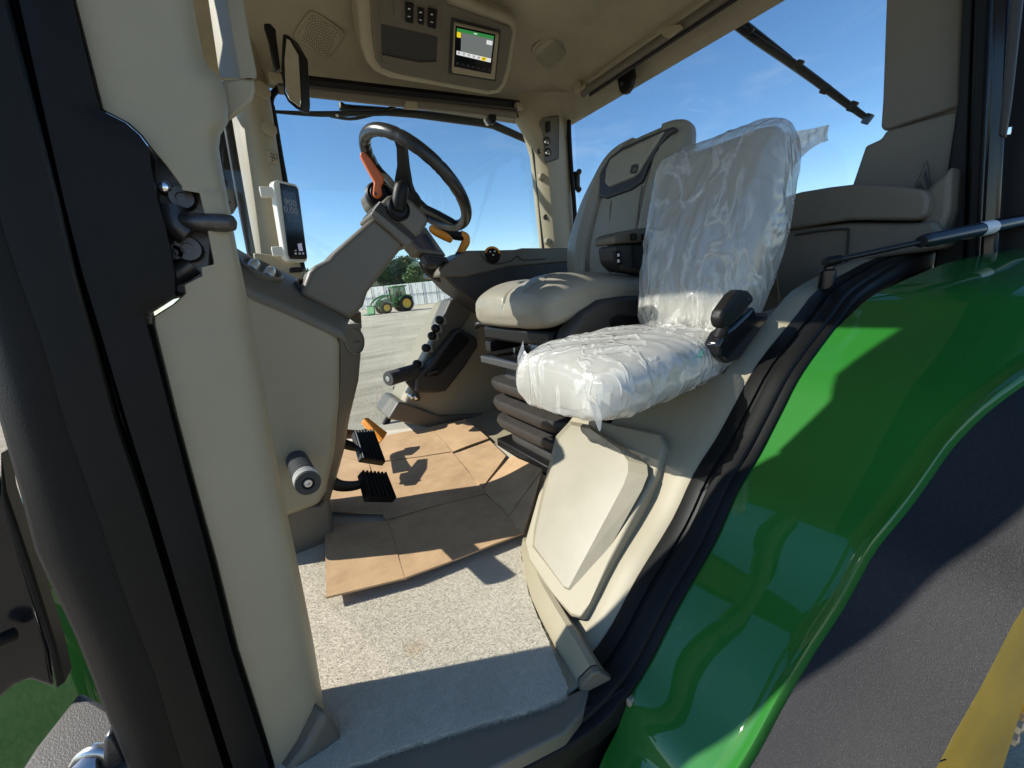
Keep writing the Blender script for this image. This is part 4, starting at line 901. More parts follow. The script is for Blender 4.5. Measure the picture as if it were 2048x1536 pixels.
# armrest on the near side
ar = prism('armrest', [W(x, y, Y=.885) for x, y in ((1226, 474), (1232, 466), (1250, 461), (1310, 452), (1400, 440), (1400, 480), (1246, 486), (1228, 488))], (0, .085, 0), 'taupe', os_, bevel=.014, seg=4)
ab_ = prism('armrest_box', [W(x, y, Y=.89) for x, y in ((1228, 490), (1400, 480), (1400, 552), (1300, 549), (1248, 540), (1233, 524))], (0, .075, 0), 'charcoal', os_, bevel=.010, seg=3)
prism('armrest_inset', [W(x, y, Y=.888) for x, y in ((1262, 490), (1400, 482), (1400, 545), (1300, 542), (1264, 536))], (0, .01, 0), 'black', ab_, bevel=.004)
sp2 = prism('armrest_switch', [W(x, y, Y=.887) for x, y in ((1230, 503), (1242, 500), (1246, 528), (1234, 533))], (0, .01, 0), 'black', ab_, bevel=.003)
for y in (510, 522): box('switch_icon', W(1237, y, Y=.885), (.009, .002, .009), 'print_white', sp2, bevel=.001)
for x in (1266, 1288): box('armrest_hinge', W(x, 474, Y=.882), (.02, .02, .02), 'black', ar)
# side shell below the cushion, rails, tray, suspension bellows
prism('side_shell', [W(x, y, Y=.86) for x, y in ((1140, 660), (1165, 625), (1200, 600), (1250, 592), (1420, 590), (1420, 690), (1130, 690))], (0, .06, 0), 'charcoal', os_, bevel=.016, seg=4)
prism('side_recess', [W(x, y, Y=.858) for x, y in ((1218, 640), (1235, 628), (1275, 630), (1280, 650), (1222, 655))], (0, .01, 0), 'black', os_, bevel=.003)
box('seat_pan', (.95, YC, -.175), (.50, .42, .05), 'black', os_, bevel=.01)
box('slide_rail', (.92, YC+.17, -.225), (.46, .04, .04), 'black_gloss', os_); box('slide_rail', (.92, YC-.17, -.225), (.46, .04, .04), 'black_gloss', os_)
tube('slide_handle', [W(953, 655, X=.72), W(957, 648, X=.72), W(975, 648, X=.74), W(1010, 650, X=.76)], [.008, .014, .012, .012], 'black', os_, seg=10, smooth_n=3)
prism('seat_tray', [V((.70, YC-.20, -.27)), V((.70, YC+.24, -.262)), V((1.2, YC+.24, -.262)), V((1.2, YC-.2, -.27))], (0, 0, -.022), 'black_gloss', os_, bevel=.004)
box('tray_edge', (.697, YC+.02, -.282), (.012, .45, .026), 'grip', os_, bevel=.004)
for x, y in ((992, 690), (1030, 694)): lathe('tray_bolt', W(x, y, Z=-.262), (0, 0, 1), [(.007, 0), (.007, .012), (.009, .013), (.009, .02), (.001, .021)], 'steel', os_, seg=10)
sec = []
zs = [-.30, -.315, -.335, -.352, -.362, -.378, -.40, -.425, -.440, -.458, -.482, -.505, -.52, -.538, -.56, -.585, -.60, -.64, -.66]
ov = [.0, .0, .0, .005, .045, .05, .042, .0, .045, .05, .042, .0, .04, .045, .036, -.01, .0, .0, .0]
for z, o_ in zip(zs, ov):
    hx, hy = .185+o_, .195+o_; c = V((.93, YC+.0, z)); s = []
    for k in range(48):
        th = 2*math.pi*k/48; e = 2/7
        s.append(c+V((math.copysign(abs(math.cos(th))**e, math.cos(th))*hx, math.copysign(abs(math.sin(th))**e, math.sin(th))*hy, 0)))
    sec.append(s)
loft('suspension_bellows', sec, 'charcoal', os_, closed=True, caps=True, ang=50)
box('seat_plinth', (.94, YC, -.645), (.46, .44, .05), 'black', os_, bevel=.006)
# red buckle
bk = box('belt_buckle', W(1278, 582, Y=.90), (.05, .03, .05), 'black', os_, bevel=.008); box('buckle_button', W(1285, 566, Y=.895), (.04, .026, .022), 'red', os_, rot=(0, R(20), 0), bevel=.005)
tube('seam', [W(x, y, Y=Y) for x, y, Y in ((1140, 556, .99), (1150, 560, .96), (1165, 572, .93))], .002, 'stitch', os_, seg=6)
# stitching lines on the cushion front
for sg in (-1, 1):
    pts_ = []
    for X, z in ((.672, -.12), (.668, -.09), (.675, -.05), (.70, -.016), (.74, .0), (.80, .004)): pts_.append(V((X-.004, YC+sg*.108, z)))

# ================================================================== instructor seat in its plastic bags
is_ = thing('instructor_seat', 'folding instructor seat still wrapped in clear plastic bags beside the door', 'seat', (.75, .62, -.3))
def idisp(t_, th, a, b, p):
    d = -.004*math.exp(-((b-.55)/.05)**2)
    if b > .3 and abs(a) < .55: d -= .006
    return d
st = []
for X, yc, hw, zc, hh in ((.49, .635, .10, -.222, .02), (.50, .635, .135, -.222, .042), (.54, .635, .155, -.215, .054), (.65, .64, .162, -.208, .056), (.78, .645, .16, -.208, .054), (.88, .645, .15, -.212, .048), (.93, .645, .12, -.215, .03)):
    st.append((V((X, yc, zc)), ey*hw, V((.1, 0, 1)).normalized()*hh, 3.4))
cst = st
superloft('seat_cushion', st, 'leather', is_, seg=64, disp=idisp)
st = []
for z, X, yc, hw, hh in ((-.16, .965, .645, .10, .02), (-.14, .975, .645, .135, .046), (-.06, .995, .642, .15, .062), (.05, 1.02, .638, .156, .068), (.16, 1.05, .640, .156, .066), (.235, 1.072, .642, .154, .062), (.27, 1.08, .642, .147, .05), (.282, 1.084, .642, .125, .03), (.288, 1.086, .642, .09, .012)):
    st.append((V((X, yc, z)), ey*hw, V((-1, 0, .28)).normalized()*hh, 4.4))
bst = st
superloft('backrest', st, 'leather', is_, seg=64, disp=idisp)
def ridge(p, s, seed=0., sharp=9.):
    n = noise.noise(V((p.x*s+seed, p.y*s, p.z*s*.5)))
    return max(0, 1-abs(n)*sharp)
def wdisp(amp, seed, mode):
    def f(t_, th, a, b, p):
        d = .004+.007*noise.noise(p*5+V((seed, 0, 0)))
        if mode == 'back':
            w1 = noise.noise(V((p.y*17+seed+p.z*3, p.z*2.6, p.x*3))); w2 = noise.noise(V((p.y*34-p.z*8+seed, p.z*5, p.x*4)))
        else:
            q_ = p.x*.8+p.y*.6; w1 = noise.noise(V((q_*15+seed, (p.x*.6-p.y*.8)*4, p.z*8))); w2 = noise.noise(V((q_*36+seed, (p.x*.5-p.y*.9)*9, p.z*16)))
        d += amp*max(0, 1-abs(w1)*7)+amp*.55*max(0, 1-abs(w2)*6)
        d += amp*.4*ridge(p, 14, seed, 12)
        return d
    return f
def grow(st, g, g2):
    ax_ = (st[-1][0]-st[0][0]).normalized(); n_ = len(st)
    return [(c+ax_*(-.016 if i == 0 else -.013 if i == 1 else .016 if i == n_-1 else .012 if i == n_-2 else 0), u*((u.length+g)/u.length), v*((v.length+g2)/v.length), e_-.4) for i, (c, u, v, e_) in enumerate(st)]
superloft('cushion_bag', grow(cst, .012, .010), 'film_milky', is_, seg=170, sub_n=20, disp=wdisp(.004, 1.7, 'seat'))
superloft('backrest_bag', grow(bst, .012, .010), 'film', is_, seg=170, sub_n=20, disp=wdisp(.004, 5.1, 'back'))
# loose hem, drip and tail of the bags
def flap(name, top, bot, nu=40, nv=10, amp=.006, seed=0, m='film_hem'):
    tp, bt_ = catmull(top, max(1, nu//(len(top)-1))), catmull(bot, max(1, nu//(len(bot)-1)))
    n_ = min(len(tp), len(bt_)); vs_, fs = [], []
    for i in range(n_):
        for j in range(nv+1):
            p = tp[i].lerp(bt_[i], j/nv); k = math.sin(math.pi*j/nv)*.5+.5*j/nv
            p = p+V((-.7, -.7, .2))*amp*k*(noise.noise(p*30+V((seed, 0, 0)))+.8*ridge(p, 25, seed)); vs_.append(p)
    for i in range(n_-1):
        for j in range(nv): fs.append((i*(nv+1)+j, i*(nv+1)+j+1, (i+1)*(nv+1)+j+1, (i+1)*(nv+1)+j))
    return obj(name, vs_, fs, m, is_, ang=80)
flap('bag_hem', [W(1046, 680, Y=.79), W(1052, 705, Y=.78), W(1088, 738, Y=.70), W(1125, 768, Y=.62), W(1160, 786, Y=.55), W(1190, 792, Y=.49)], [W(1035, 716, Y=.79), W(1040, 735, Y=.78), W(1082, 772, Y=.70), W(1128, 808, Y=.62), W(1165, 826, Y=.55), W(1204, 836, Y=.485)], seed=2)
flap('bag_hem', [W(1190, 790, Y=.485), W(1240, 780, Y=.482), W(1300, 770, Y=.478), W(1370, 755, Y=.475), W(1430, 735, Y=.475)], [W(1205, 838, Y=.485), W(1250, 815, Y=.48), W(1310, 792, Y=.476), W(1375, 770, Y=.474), W(1436, 748, Y=.474)], nv=6, amp=.004, seed=6)
flap('bag_drip', [W(1178, 800, Y=.492), W(1190, 806, Y=.487), W(1206, 812, Y=.484)], [W(1190, 842, Y=.488), W(1198, 862, Y=.486), W(1202, 858, Y=.485)], nu=16, amp=.003, seed=9)
flap('bag_tail', [W(1530, 284, Y=.57), W(1580, 265, Y=.51), W(1620, 258, Y=.492), W(1659, 249, Y=.48)], [W(1560, 372, Y=.54), W(1600, 318, Y=.50), W(1634, 290, Y=.49), W(1655, 282, Y=.48)], nv=12, amp=.012, seed=4, m='film_tail')
flap('bag_gather', [W(1292, 640, Y=.76), W(1320, 650, Y=.72), W(1360, 655, Y=.66), W(1410, 650, Y=.58), W(1440, 640, Y=.53)], [W(1288, 665, Y=.75), W(1320, 668, Y=.70), W(1365, 670, Y=.64), W(1420, 680, Y=.56), W(1448, 700, Y=.52)], nv=10, amp=.016, seed=12)
ux = W(1410, 705, Y=.475)-W(1370, 726, Y=.475)
for k in range(6): tube('bag_print', [W(1368+5.2*k, 727-2.6*k, Y=.468), W(1371.5+5.2*k, 723-2.6*k+random.uniform(0, 2), Y=.468)], .0009, 'print_green', is_, seg=5)
tr_ = [W(1398, 716, Y=.468), W(1405, 702, Y=.468), W(1409, 712, Y=.468)]
tube('bag_print_mark', tr_+[tr_[0]], .001, 'print_green', is_, seg=5, caps=False)
# hinge bracket and belt buckle beside it
bb = thing('seat_belt_buckle', 'black belt buckle in a holder beside the wrapped seat', 'belt buckle', W(1470, 720, Y=.46))
prism('buckle_body', [W(x, y, Y=.452) for x, y in ((1442, 640), (1446, 622), (1470, 588), (1482, 579), (1498, 581), (1508, 592), (1508, 604), (1470, 645), (1456, 658), (1446, 655))], (0, .026, 0), 'black', bb, bevel=.006, seg=3)
prism('buckle_slot', [W(x, y, Y=.450) for x, y in ((1494, 596), (1498, 594), (1500, 600), (1496, 602))], (0, .004, 0), 'print_dark', bb, bevel=0)
prism('buckle_holder', [W(x, y, Y=.455) for x, y in ((1436, 690), (1450, 664), (1470, 650), (1510, 612), (1514, 625), (1540, 626), (1538, 640), (1480, 720), (1458, 728), (1440, 715))], (0, .035, 0), 'black_gloss', bb, bevel=.008, seg=3)
tube('buckle_strap', [W(1448, 650, Y=.46), W(1440, 668, Y=.465), W(1445, 690, Y=.47)], [.012, .014, .012], 'black', bb, seg=10)

# ================================================================== right armrest console with joystick and monitor
ac = thing('armrest_console', 'taupe right hand control console with orange joystick, dial and tilted monitor', 'control console', (.9, 1.66, -.2))
YA = 1.56
prism('console_top', [W(x, y, Y=YA) for x, y in ((880, 553), (879, 546), (883, 536), (909, 516), (936, 501), (1000, 500), (1038, 499), (1045, 496), (1100, 496), (1160, 495), (1160, 522), (1020, 533), (930, 554))], (0, .20, 0), 'taupe', ac, bevel=.014, seg=4)
prism('console_side', [W(x, y, Y=YA+.01) for x, y in ((884, 548), (930, 548), (1020, 528), (1170, 516), (1170, 620), (1000, 640), (950, 606), (915, 580))], (0, .18, 0), 'charcoal', ac, bevel=.012, seg=3)
tube('console_seam', [W(x, y, Y=YA-.002) for x, y in ((960, 506), (975, 524), (995, 528), (1022, 522), (1036, 512), (1045, 520), (1090, 518))], .0025, 'charcoal', ac, seg=6, smooth_n=3)
dn = V((-.25, -.80, .55)).normalized(); dc_ = W(985, 508, Y=YA-.006)
dl_ = lathe('dial', dc_, dn, [(.034, -.02), (.036, .0), (.034, .006), (.024, .007), (.001, .007)], 'black', ac, seg=28)
a1 = (V((0, 0, 1))-dn*dn.z).normalized(); a2 = dn.cross(a1); arcp = []
for k in range(15):
    th = R(-100+k*13); arcp.append(dc_+dn*.006+(a1*math.cos(th)-a2*math.sin(th)*-1)*.030)
tube('dial_ring', arcp, .0052, 'amber', dl_, seg=8)
for k in range(3):
    th = R(60+120*k); box('dial_icon', dc_+dn*.009+(a1*math.cos(th)+a2*math.sin(th))*.012, (.007, .003, .006), 'print_white', dl_, bevel=.001)
# joystick
jb = lathe('joystick_boot', W(924, 515, Y=1.63), (.1, -.1, 1), [(.036, -.01), (.036, .003), (.032, .006), (.034, .010), (.029, .014), (.030, .018), (.024, .022), (.001, .024)], 'black', ac, seg=24)
tube('joystick_stem', [W(921, 508, Y=1.63), W(925, 497, Y=1.63), W(931, 485, Y=1.63), W(930, 475, Y=1.63), W(920, 469, Y=1.63)], [.020, .017, .019, .021, .019], 'amber', ac, seg=14, smooth_n=4)
tube('joystick_grip', [W(926, 474, Y=1.63), W(910, 470, Y=1.63), W(896, 462, Y=1.63), W(880, 458, Y=1.63), W(868, 455, Y=1.63)], [.017, .021, .022, .018, .010], 'black', ac, seg=14, smooth_n=4)
tube('joystick_trim', [W(902, 481, Y=1.61), W(892, 474, Y=1.605), W(876, 466, Y=1.60), W(864, 458, Y=1.60), W(866, 452, Y=1.60)], [.012, .017, .017, .014, .007], 'amber', ac, seg=12, smooth_n=4)
# monitor
mn = V((.55, -.70, .45)).normalized(); mp_ = W(855, 490, Y=1.58)
def mO(x, y, h=0.): return W(x, y, P=mp_+mn*h, N=mn)
mo = prism('monitor_body', [mO(x, y) for x, y in ((806, 466), (852, 453), (893, 511), (838, 503))], -mn*.045, 'taupe', ac, bevel=.006)
prism('monitor_screen', [mO(x, y, .001) for x, y in ((813, 468), (850, 458), (884, 502), (841, 496))], mn*.0012, 'screen_blue', mo, bevel=0)
kb = prism('monitor_keys', [mO(x, y, -.003) for x, y in ((846, 506), (893, 513), (897, 521), (876, 531), (858, 527))], -mn*.03, 'charcoal', mo, bevel=.005)
for k in range(5):
    for j in range(2): box('key', mO(862+6.2*k+j*3, 513+1.0*k+j*5, .0), (.010, .008, .006), 'grip', kb, bevel=.001)
tube('monitor_arm', [W(848, 518, Y=1.66), W(862, 538, Y=1.66), W(885, 552, Y=1.66), W(905, 560, Y=1.66)], [.03, .035, .03, .03], 'black', ac, seg=10, smooth_n=3)

# ================================================================== right wheel-arch liner with control box
rl_ = thing('right_arch_liner', 'beige right wheel arch cover with a dark lidded control box and knobs', 'arch cover', (.9, 1.9, FLOOR))
YR = 1.80
prism('liner_body', [W(x, y, Y=YR) for x, y in ((800, 832), (812, 795), (838, 738), (872, 660), (903, 604), (940, 592), (1060, 600), (1060, 900), (985, 862), (885, 845))], (0, .23, 0), 'trim', rl_, bevel=.02, seg=4)
prism('liner_kick', [W(x, y, Y=YR-.03) for x, y in ((776, 838), (797, 803), (812, 806), (882, 833), (985, 828), (1040, 815), (1040, 905), (985, 880), (885, 860), (830, 850))], (0, .25, 0), 'taupe', rl_, bevel=.01, seg=3)
prism('liner_rim', [W(x, y, Y=YR-.01) for x, y in ((838, 745), (873, 664), (901, 600), (935, 588), (962, 592), (935, 640), (900, 690), (868, 735), (846, 770))], (0, .12, 0), 'taupe', rl_, bevel=.008, seg=3)
cbx = prism('control_box', [W(x, y, Y=YR-.06) for x, y in ((833, 752), (858, 728), (910, 662), (922, 656), (955, 676), (958, 692), (930, 735), (893, 783), (872, 786), (832, 786))], (0, .14, 0), 'charcoal', rl_, bevel=.014, seg=4)
prism('control_lid', [W(x, y, Y=YR-.062) for x, y in ((846, 753), (860, 744), (912, 668), (920, 665), (937, 675), (938, 684), (884, 744), (874, 752))], (0, -.006, 0), 'black', cbx, bevel=.005)
box('lid_catch', W(865, 745, Y=YR-.075), (.06, .012, .012), 'charcoal', cbx, rot=(0, R(-8), 0))
for x, y in ((879, 640), (871, 657), (864, 672), (852, 696), (834, 728)):
    kk = lathe('knob', W(x, y, Y=YR-.03), (-.5, -1, .2), [(.020, -.02), (.020, .012), (.017, .016), (.012, .022), (.001, .023)], 'black', rl_, seg=16)
    box('knob_base', W(x+6, y+2, Y=YR-.005), (.035, .02, .035), 'silver_btn', rl_, bevel=.005)
# small emblem sticker on the lower window glass
stk = thing('window_sticker', 'small dark emblem printed low on the right window glass', 'sticker', W(789, 777, Y=2.05))
prism('sticker_plate', [W(x, y, Y=2.05) for x, y in ((786, 773), (794, 772), (794, 779), (786, 780))], (0, -.001, 0), 'print_dark', stk, bevel=0)
prism('sticker_mark', [W(x, y, Y=2.048) for x, y in ((787.5, 777.5), (790, 775), (792.5, 776.5), (790, 778))], (0, -.001, 0), 'print_white', stk, bevel=0)

# switch panel on the right rear post
sp3 = thing('post_switch_panel', 'narrow panel of switches and dials on the right rear post', 'switch panel', W(1103, 325, Y=1.93))
prism('panel_plate', [W(x, y, Y=1.945) for x, y in ((1078, 246), (1086, 234), (1116, 230), (1119, 236), (1118, 316), (1110, 320), (1092, 326), (1088, 318), (1088, 270))], (.01, .02, 0), 'taupe', sp3, bevel=.005)
prism('rocker', [W(x, y, Y=1.943) for x, y in ((1091, 244), (1099, 242), (1100, 264), (1092, 266))], (0, -.008, 0), 'black', sp3, bevel=.002)
for x, y in ((1093, 283), (1095, 305)):
    dd = lathe('dial', W(x, y, Y=1.94), (-.2, -1, 0), [(.021, 0), (.021, .008), (.018, .010), (.001, .010)], 'black', sp3, seg=20)
    lathe('dial_face', W(x, y, Y=1.93), (-.2, -1, 0), [(.014, 0), (.014, .008), (.011, .012), (.001, .012)], 'chrome', dd, seg=20)
tube('panel_line', [W(x, y, Y=1.935) for x, y in ((1098, 234), (1116, 231), (1118, 240), (1117, 316), (1100, 322))], .002, 'print_dark', sp3, seg=6)

# ================================================================== rear shelf, left rear corner
rs = thing('rear_storage_cover', 'dark taupe moulded storage cover below the rear window behind the wrapped seat', 'storage cover', (1.5, .75, -.1))
prism('cover_top', [W(x, y, X=1.45) for x, y in ((1560, 397), (1600, 384), (1660, 374), (1710, 368), (1800, 372), (1850, 380), (1858, 398), (1852, 430), (1835, 441), (1700, 440), (1560, 462))], (.28, 0, 0), 'taupe_light', rs, bevel=.018, seg=4)
prism('cover_front', [W(x, y, X=1.47) for x, y in ((1540, 462), (1700, 445), (1835, 446), (1868, 440), (1888, 466), (1886, 498), (1741, 518), (1690, 543), (1630, 583), (1560, 650))], (.26, 0, 0), 'taupe_light', rs, bevel=.012, seg=4)
tube('cover_seam', [W(x, y, X=1.462) for x, y in ((1590, 470), (1640, 462), (1690, 458), (1697, 464), (1695, 500), (1692, 540))], .003, 'print_dark', rs, seg=6, smooth_n=3)
prism('cover_side', [W(x, y, X=1.50) for x, y in ((1850, 380), (1905, 330), (1900, 420), (1878, 486), (1840, 500), (1840, 440))], (.2, 0, 0), 'taupe_light', rs, bevel=.012, seg=3)

# ================================================================== green fender, skirt, wheel
fd = thing('rear_fender', 'glossy green left rear fender with a speckled black outer skirt', 'fender', (.7, .2, -.7))
GI = [(.2, .338), (1.0, .338), (1.18, .30), (1.36, .27), (1.7, .16)]
GO = [(.2, .20), (.40, .182), (.54, .168), (.64, .153), (.80, .12), (.90, .08), (1.2, -.05), (1.7, -.30)]
S = []; S2 = []; AR2 = [(.22, -.90), (.25, -.82), (.29, -.74)]+AR[0:]
A2 = catmull([V((x, 0, z)) for x, z in AR2], 4)
for i, p in enumerate(A2):
    t_ = (A2[min(i+1, len(A2)-1)]-A2[max(i-1, 0)]).normalized(); n_ = V((-t_.z, 0, t_.x))
    gi, go = interp(GI, p.x), interp(GO, p.x)
    s = []
    for k in range(13):
        f = k/12; s.append(V((p.x, lerp(gi, go+.012, f), p.z))+n_*(-.010+.005*math.sin(math.pi*f)))
    s = [s[0]-n_*.25]+s
    for a_, h_ in ((.006, .000), (.0, .002), (-.004, -.003), (-.007, -.012)): s.append(V((p.x, go+a_, p.z))+n_*(-.006+h_))
    S.append(s)
    q = []
    for k in range(9):
        f = k/8; q.append(V((p.x, go-.006-.128*f, p.z))+n_*(-.016-.010*f*f-.008*math.sin(math.pi*f)))
    q.append(q[-1]-n_*.018+V((0, .006, 0))); S2.append(q)
loft('fender_panel', S, 'green', fd, ang=60)
loft('fender_skirt', S2, 'skirt', fd, ang=60)
WX, WZ, WR = 1.50, -1.05, .90
wh = thing('wheel_assembly', 'yellow rear wheel rim showing under the fender skirt', 'wheel', (WX, .2, GROUND))
ty = lathe('tyre', (WX, .20, WZ), (0, -1, 0), [(.60, -.125), (.78, -.13), (.87, -.11), (.88, -.06), (.88, .06), (.87, .095), (.78, .112), (.60, .112)], 'rubber', wh, seg=72, caps=False)
for k in range(40):
    th = 2*math.pi*k/40
    for s_ in (-1, 1):
        p = V((WX+math.cos(th)*.885, .20, WZ+math.sin(th)*.885)); q = V((WX+math.cos(th+.07)*.885, .20+s_*.11, WZ+math.sin(th+.07)*.885))
        tube('lug', [p, q], .022, 'rubber', ty, seg=5)
rim = lathe('wheel_rim', (WX, .075, WZ), (0, -1, 0), [(.625, -.03), (.63, .004), (.615, .008), (.60, .0), (.585, -.004), (.57, .004), (.52, .020), (.30, .078), (.28, .074), (.16, .074), (.15, .092), (.06, .096), (.001, .096)], 'yellow', wh, seg=72)
for k in range(10):
    th = 2*math.pi*k/10+.3; lathe('wheel_nut', (WX+math.cos(th)*.22, .001, WZ+math.sin(th)*.22), (0, -1, 0), [(.018, -.004), (.018, .012), (.010, .016), (.001, .016)], 'steel', rim, seg=6)
for k in range(24):
    th = R(100+k*7); c_ = V((WX+math.cos(th)*.63, .068, WZ+math.sin(th)*.63)); tube('tyre_spew', [c_, c_+V((-math.cos(th)*.03, -.01, -math.sin(th)*.03))], .0012, 'rubber', ty, seg=5)

# gas strut of the open door
gs_ = thing('gas_strut', 'black gas strut running from the fender to the open door', 'gas strut', W(1653, 575, Y=.41))
lathe('strut_stud', W(1652, 578, Y=.41), (0, 0, 1), [(.016, -.01), (.017, 0), (.017, .042), (.012, .046), (.009, .046), (.009, .055), (.001, .055)], 'black_gloss', gs_, seg=20)
e_ = W(1655, 524, Y=.408); r1 = W(1850, 482, Y=.28); r2 = W(2100, 430, Y=.16)
tube('strut_ball', [e_+V((-.012, 0, 0)), e_, e_.lerp(r1, .14)], [.008, .0125, .010], 'black', gs_, seg=12)
tube('strut_rod', [e_.lerp(r1, .1), r1], .0062, 'black_gloss', gs_, seg=12)
tube('strut_cylinder', [r1.lerp(r2, -.03), r1.lerp(r2, .0), r2], [.012, .0155, .0155], 'black_gloss', gs_, seg=18)
u_ = (r2-r1).normalized(); l0 = r1.lerp(r2, .40); tube('strut_label', [l0, l0+u_*.045], .0160, 'print_white', gs_, seg=18, caps=False)

# ================================================================== floor mat and cardboard
cpx = [(560, 1590), (640, 1552), (690, 1533), (760, 1508), (830, 1486), (880, 1470), (950, 1449), (1020, 1430), (1080, 1411), (1118, 1396), (1132, 1386), (1134, 1370), (1122, 1340), (1106, 1302), (1088, 1262), (1070, 1222), (1056, 1180), (1048, 1140), (1041, 1104)]
cp_ = [W(x, y, Z=FLOOR+.008) for x, y in cpx]
cp_ += [V((.70, .95, FLOOR+.008)), V((.71, 1.35, FLOOR+.008)), V((.70, 1.70, FLOOR+.008)), V((.60, 2.02, FLOOR+.008)), V((.2, 2.03, FLOOR+.008)), V((-.2, 2.03, FLOOR+.008)), V((-.25, .75, FLOOR+.008))]
rough = []
for i, p in enumerate(cp_):
    q = cp_[(i+1) % len(cp_)]; rough.append(p)
    if i < 18:
        for k in range(1, 6): 
            rough.append(p.lerp(q, k/6)+V((random.uniform(-.0015, .0015), random.uniform(-.0025, .0025), 0)))
ct = thing('floor_carpet', 'light grey felt carpet on the cab floor with a small rust stain', 'carpet', (.2, .8, FLOOR))
prism('carpet_sheet', rough, (0, 0, -.0075), 'carpet', ct, bevel=0, smooth=False)
# pile: short fibres over the part of the mat in view
vs_, fs = [], []
poly = [(p.x, p.y) for p in cp_]
def inside(x, y):
    c = False; j = len(poly)-1
    for i in range(len(poly)):
        if (poly[i][1] > y) != (poly[j][1] > y) and x < (poly[j][0]-poly[i][0])*(y-poly[i][1])/(poly[j][1]-poly[i][1])+poly[i][0]: c = not c
        j = i
    return c
rng = random.Random(3); cnt = 0
while cnt < 70000:
    x, y = rng.uniform(-.1, .52), rng.uniform(.36, 1.05)
    if not inside(x, y): continue
    cnt += 1; a_ = rng.uniform(0, 6.28); l_ = rng.uniform(.003, .007); h_ = rng.uniform(.0015, .0045); wdt = .00035
    b0 = V((x, y, FLOOR+.0078)); d = V((math.cos(a_), math.sin(a_), 0)); s_ = V((-d.y, d.x, 0))*wdt
    i0 = len(vs_); vs_ += [b0-s_, b0+s_, b0+d*l_+V((0, 0, h_))]; fs.append((i0, i0+1, i0+2))
for i in range(0, 10):   # frayed near edge
    for k in range(220):
        p = cp_[i].lerp(cp_[i+1], rng.random())+V((0, 0, -.003+rng.uniform(-.003, .003))); l_ = rng.uniform(.003, .010)
        a_ = rng.gauss(-1.9, .6); d = V((math.cos(a_), math.sin(a_), rng.uniform(-.3, .5))); s_ = V((-d.y, d.x, 0))*.0003
        i0 = len(vs_); vs_ += [p-s_, p+s_, p+d*l_]; fs.append((i0, i0+1, i0+2))
me = bpy.data.meshes.new('carpet_pile'); me.from_pydata(vs_, [], fs); me.materials.append(MAT['carpet'])
tag(link(bpy.data.objects.new('carpet_pile', me), ct), kind='stuff')

cb = thing('cardboard_sheet', 'unfolded brown cardboard box laid over the carpet, its flap up against the storage box', 'cardboard', W(850, 1050, Z=FLOOR))
def K(x, y, h=.012): return W(x, y, Z=FLOOR+h)
def facet(name, pts, nsub=10, warp=.004, seed=0):
    """a panel of board: grid between four corners (x, y, height), slightly warped"""
    q = [K(*p) for p in pts]
    def f(u, v):
        p = q[0].lerp(q[1], u).lerp(q[3].lerp(q[2], u), v)
        return p+V((0, 0, warp*noise.noise(V((p.x*7+seed, p.y*7, 0)))))
    return grid(name, f, nsub, nsub, 'cardboard', cb, solid=.0045, off=-1, smooth=False)
H = .016
facet('board_panel', [(653, 1198, .034), (810, 1160, .030), (775, 1044, .022), (650, 1050, .026)], seed=1)
facet('board_panel', [(811, 1160, .030), (1046, 1068, .030), (971, 990, .014), (776, 1044, .020)], seed=2, warp=.006)
facet('board_panel', [(650, 1024, .020), (768, 1030, .016), (738, 930, .014), (652, 905, .012)], seed=3)
facet('board_panel', [(769, 1040, .018), (971, 988, .012), (905, 907, .012), (738, 930, .012)], seed=4)
facet('board_panel', [(738, 928, .012), (904, 905, .012), (861, 855, .014), (700, 886, .012)], seed=5, warp=.006)
facet('board_panel', [(652, 905, .012), (738, 928, .012), (702, 886, .012), (652, 896, .010)], seed=6)
facet('board_panel', [(906, 905, .012), (977, 878, .020), (931, 840, .022), (862, 855, .014)], seed=7, warp=.006)
facet('board_panel', [(908, 910, .012), (980, 882, .016), (1012, 914, .014), (965, 978, .012)], seed=8)
facet('board_flap', [(966, 980, .012), (1024, 912, .03), (1086, 941, .075), (1016, 1038, .022)], seed=9, warp=.003)
facet('board_flap', [(1016, 1039, .022), (1086, 943, .075), (1068, 1010, .06), (1047, 1068, .034)], seed=10, warp=.003)
mat('crease', (.50, .33, .18), .9)
for a_, b_ in (((810, 1160, .0315), (776, 1044, .0225)), ((775, 1042, .021), (738, 930, .0145)), ((862, 855, .0155), (905, 906, .0135)), ((906, 908, .0135), (966, 980, .0135)), ((971, 990, .0155), (1046, 1068, .032))):
    p, q = K(*a_), K(*b_); tube('crease', [p.lerp(q, k/6)+V((random.uniform(-.001, .001), random.uniform(-.001, .001), 0)) for k in range(7)], .0022, 'crease', cb, seg=6)
# ================================================================== outside, lower left: hood and step gear
hd = thing('engine_hood', 'green side panel of the tractor hood behind the door post', 'hood', W(100, 1300, Y=1.0))
prism('hood_panel', [W(x, y, Y=1.0) for x, y in ((-250, 1150), (40, 1060), (70, 1100), (170, 1300), (260, 1560), (-250, 1700))], (-.02, .25, 0), 'green', hd, bevel=.03, seg=4)
tk = thing('side_tank', 'black moulded tank cover at the lower left edge of the frame', 'tank cover', W(40, 1300, Y=.80))
prism('tank_shell', [W(x, y, Y=.80) for x, y in ((-220, 700), (-20, 850), (10, 985), (50, 1125), (100, 1290), (112, 1378), (60, 1360), (30, 1372), (0, 1400), (-220, 1500))], (-.01, .02, 0), 'black_gloss', tk, bevel=.02, seg=4)
prism('tank_edge', [W(x, y, Y=.78) for x, y in ((0, 905), (12, 985), (60, 1125), (112, 1290), (130, 1366), (112, 1380), (96, 1300), (40, 1130), (0, 1000))], (0, .03, 0), 'rubber', tk, bevel=.006)
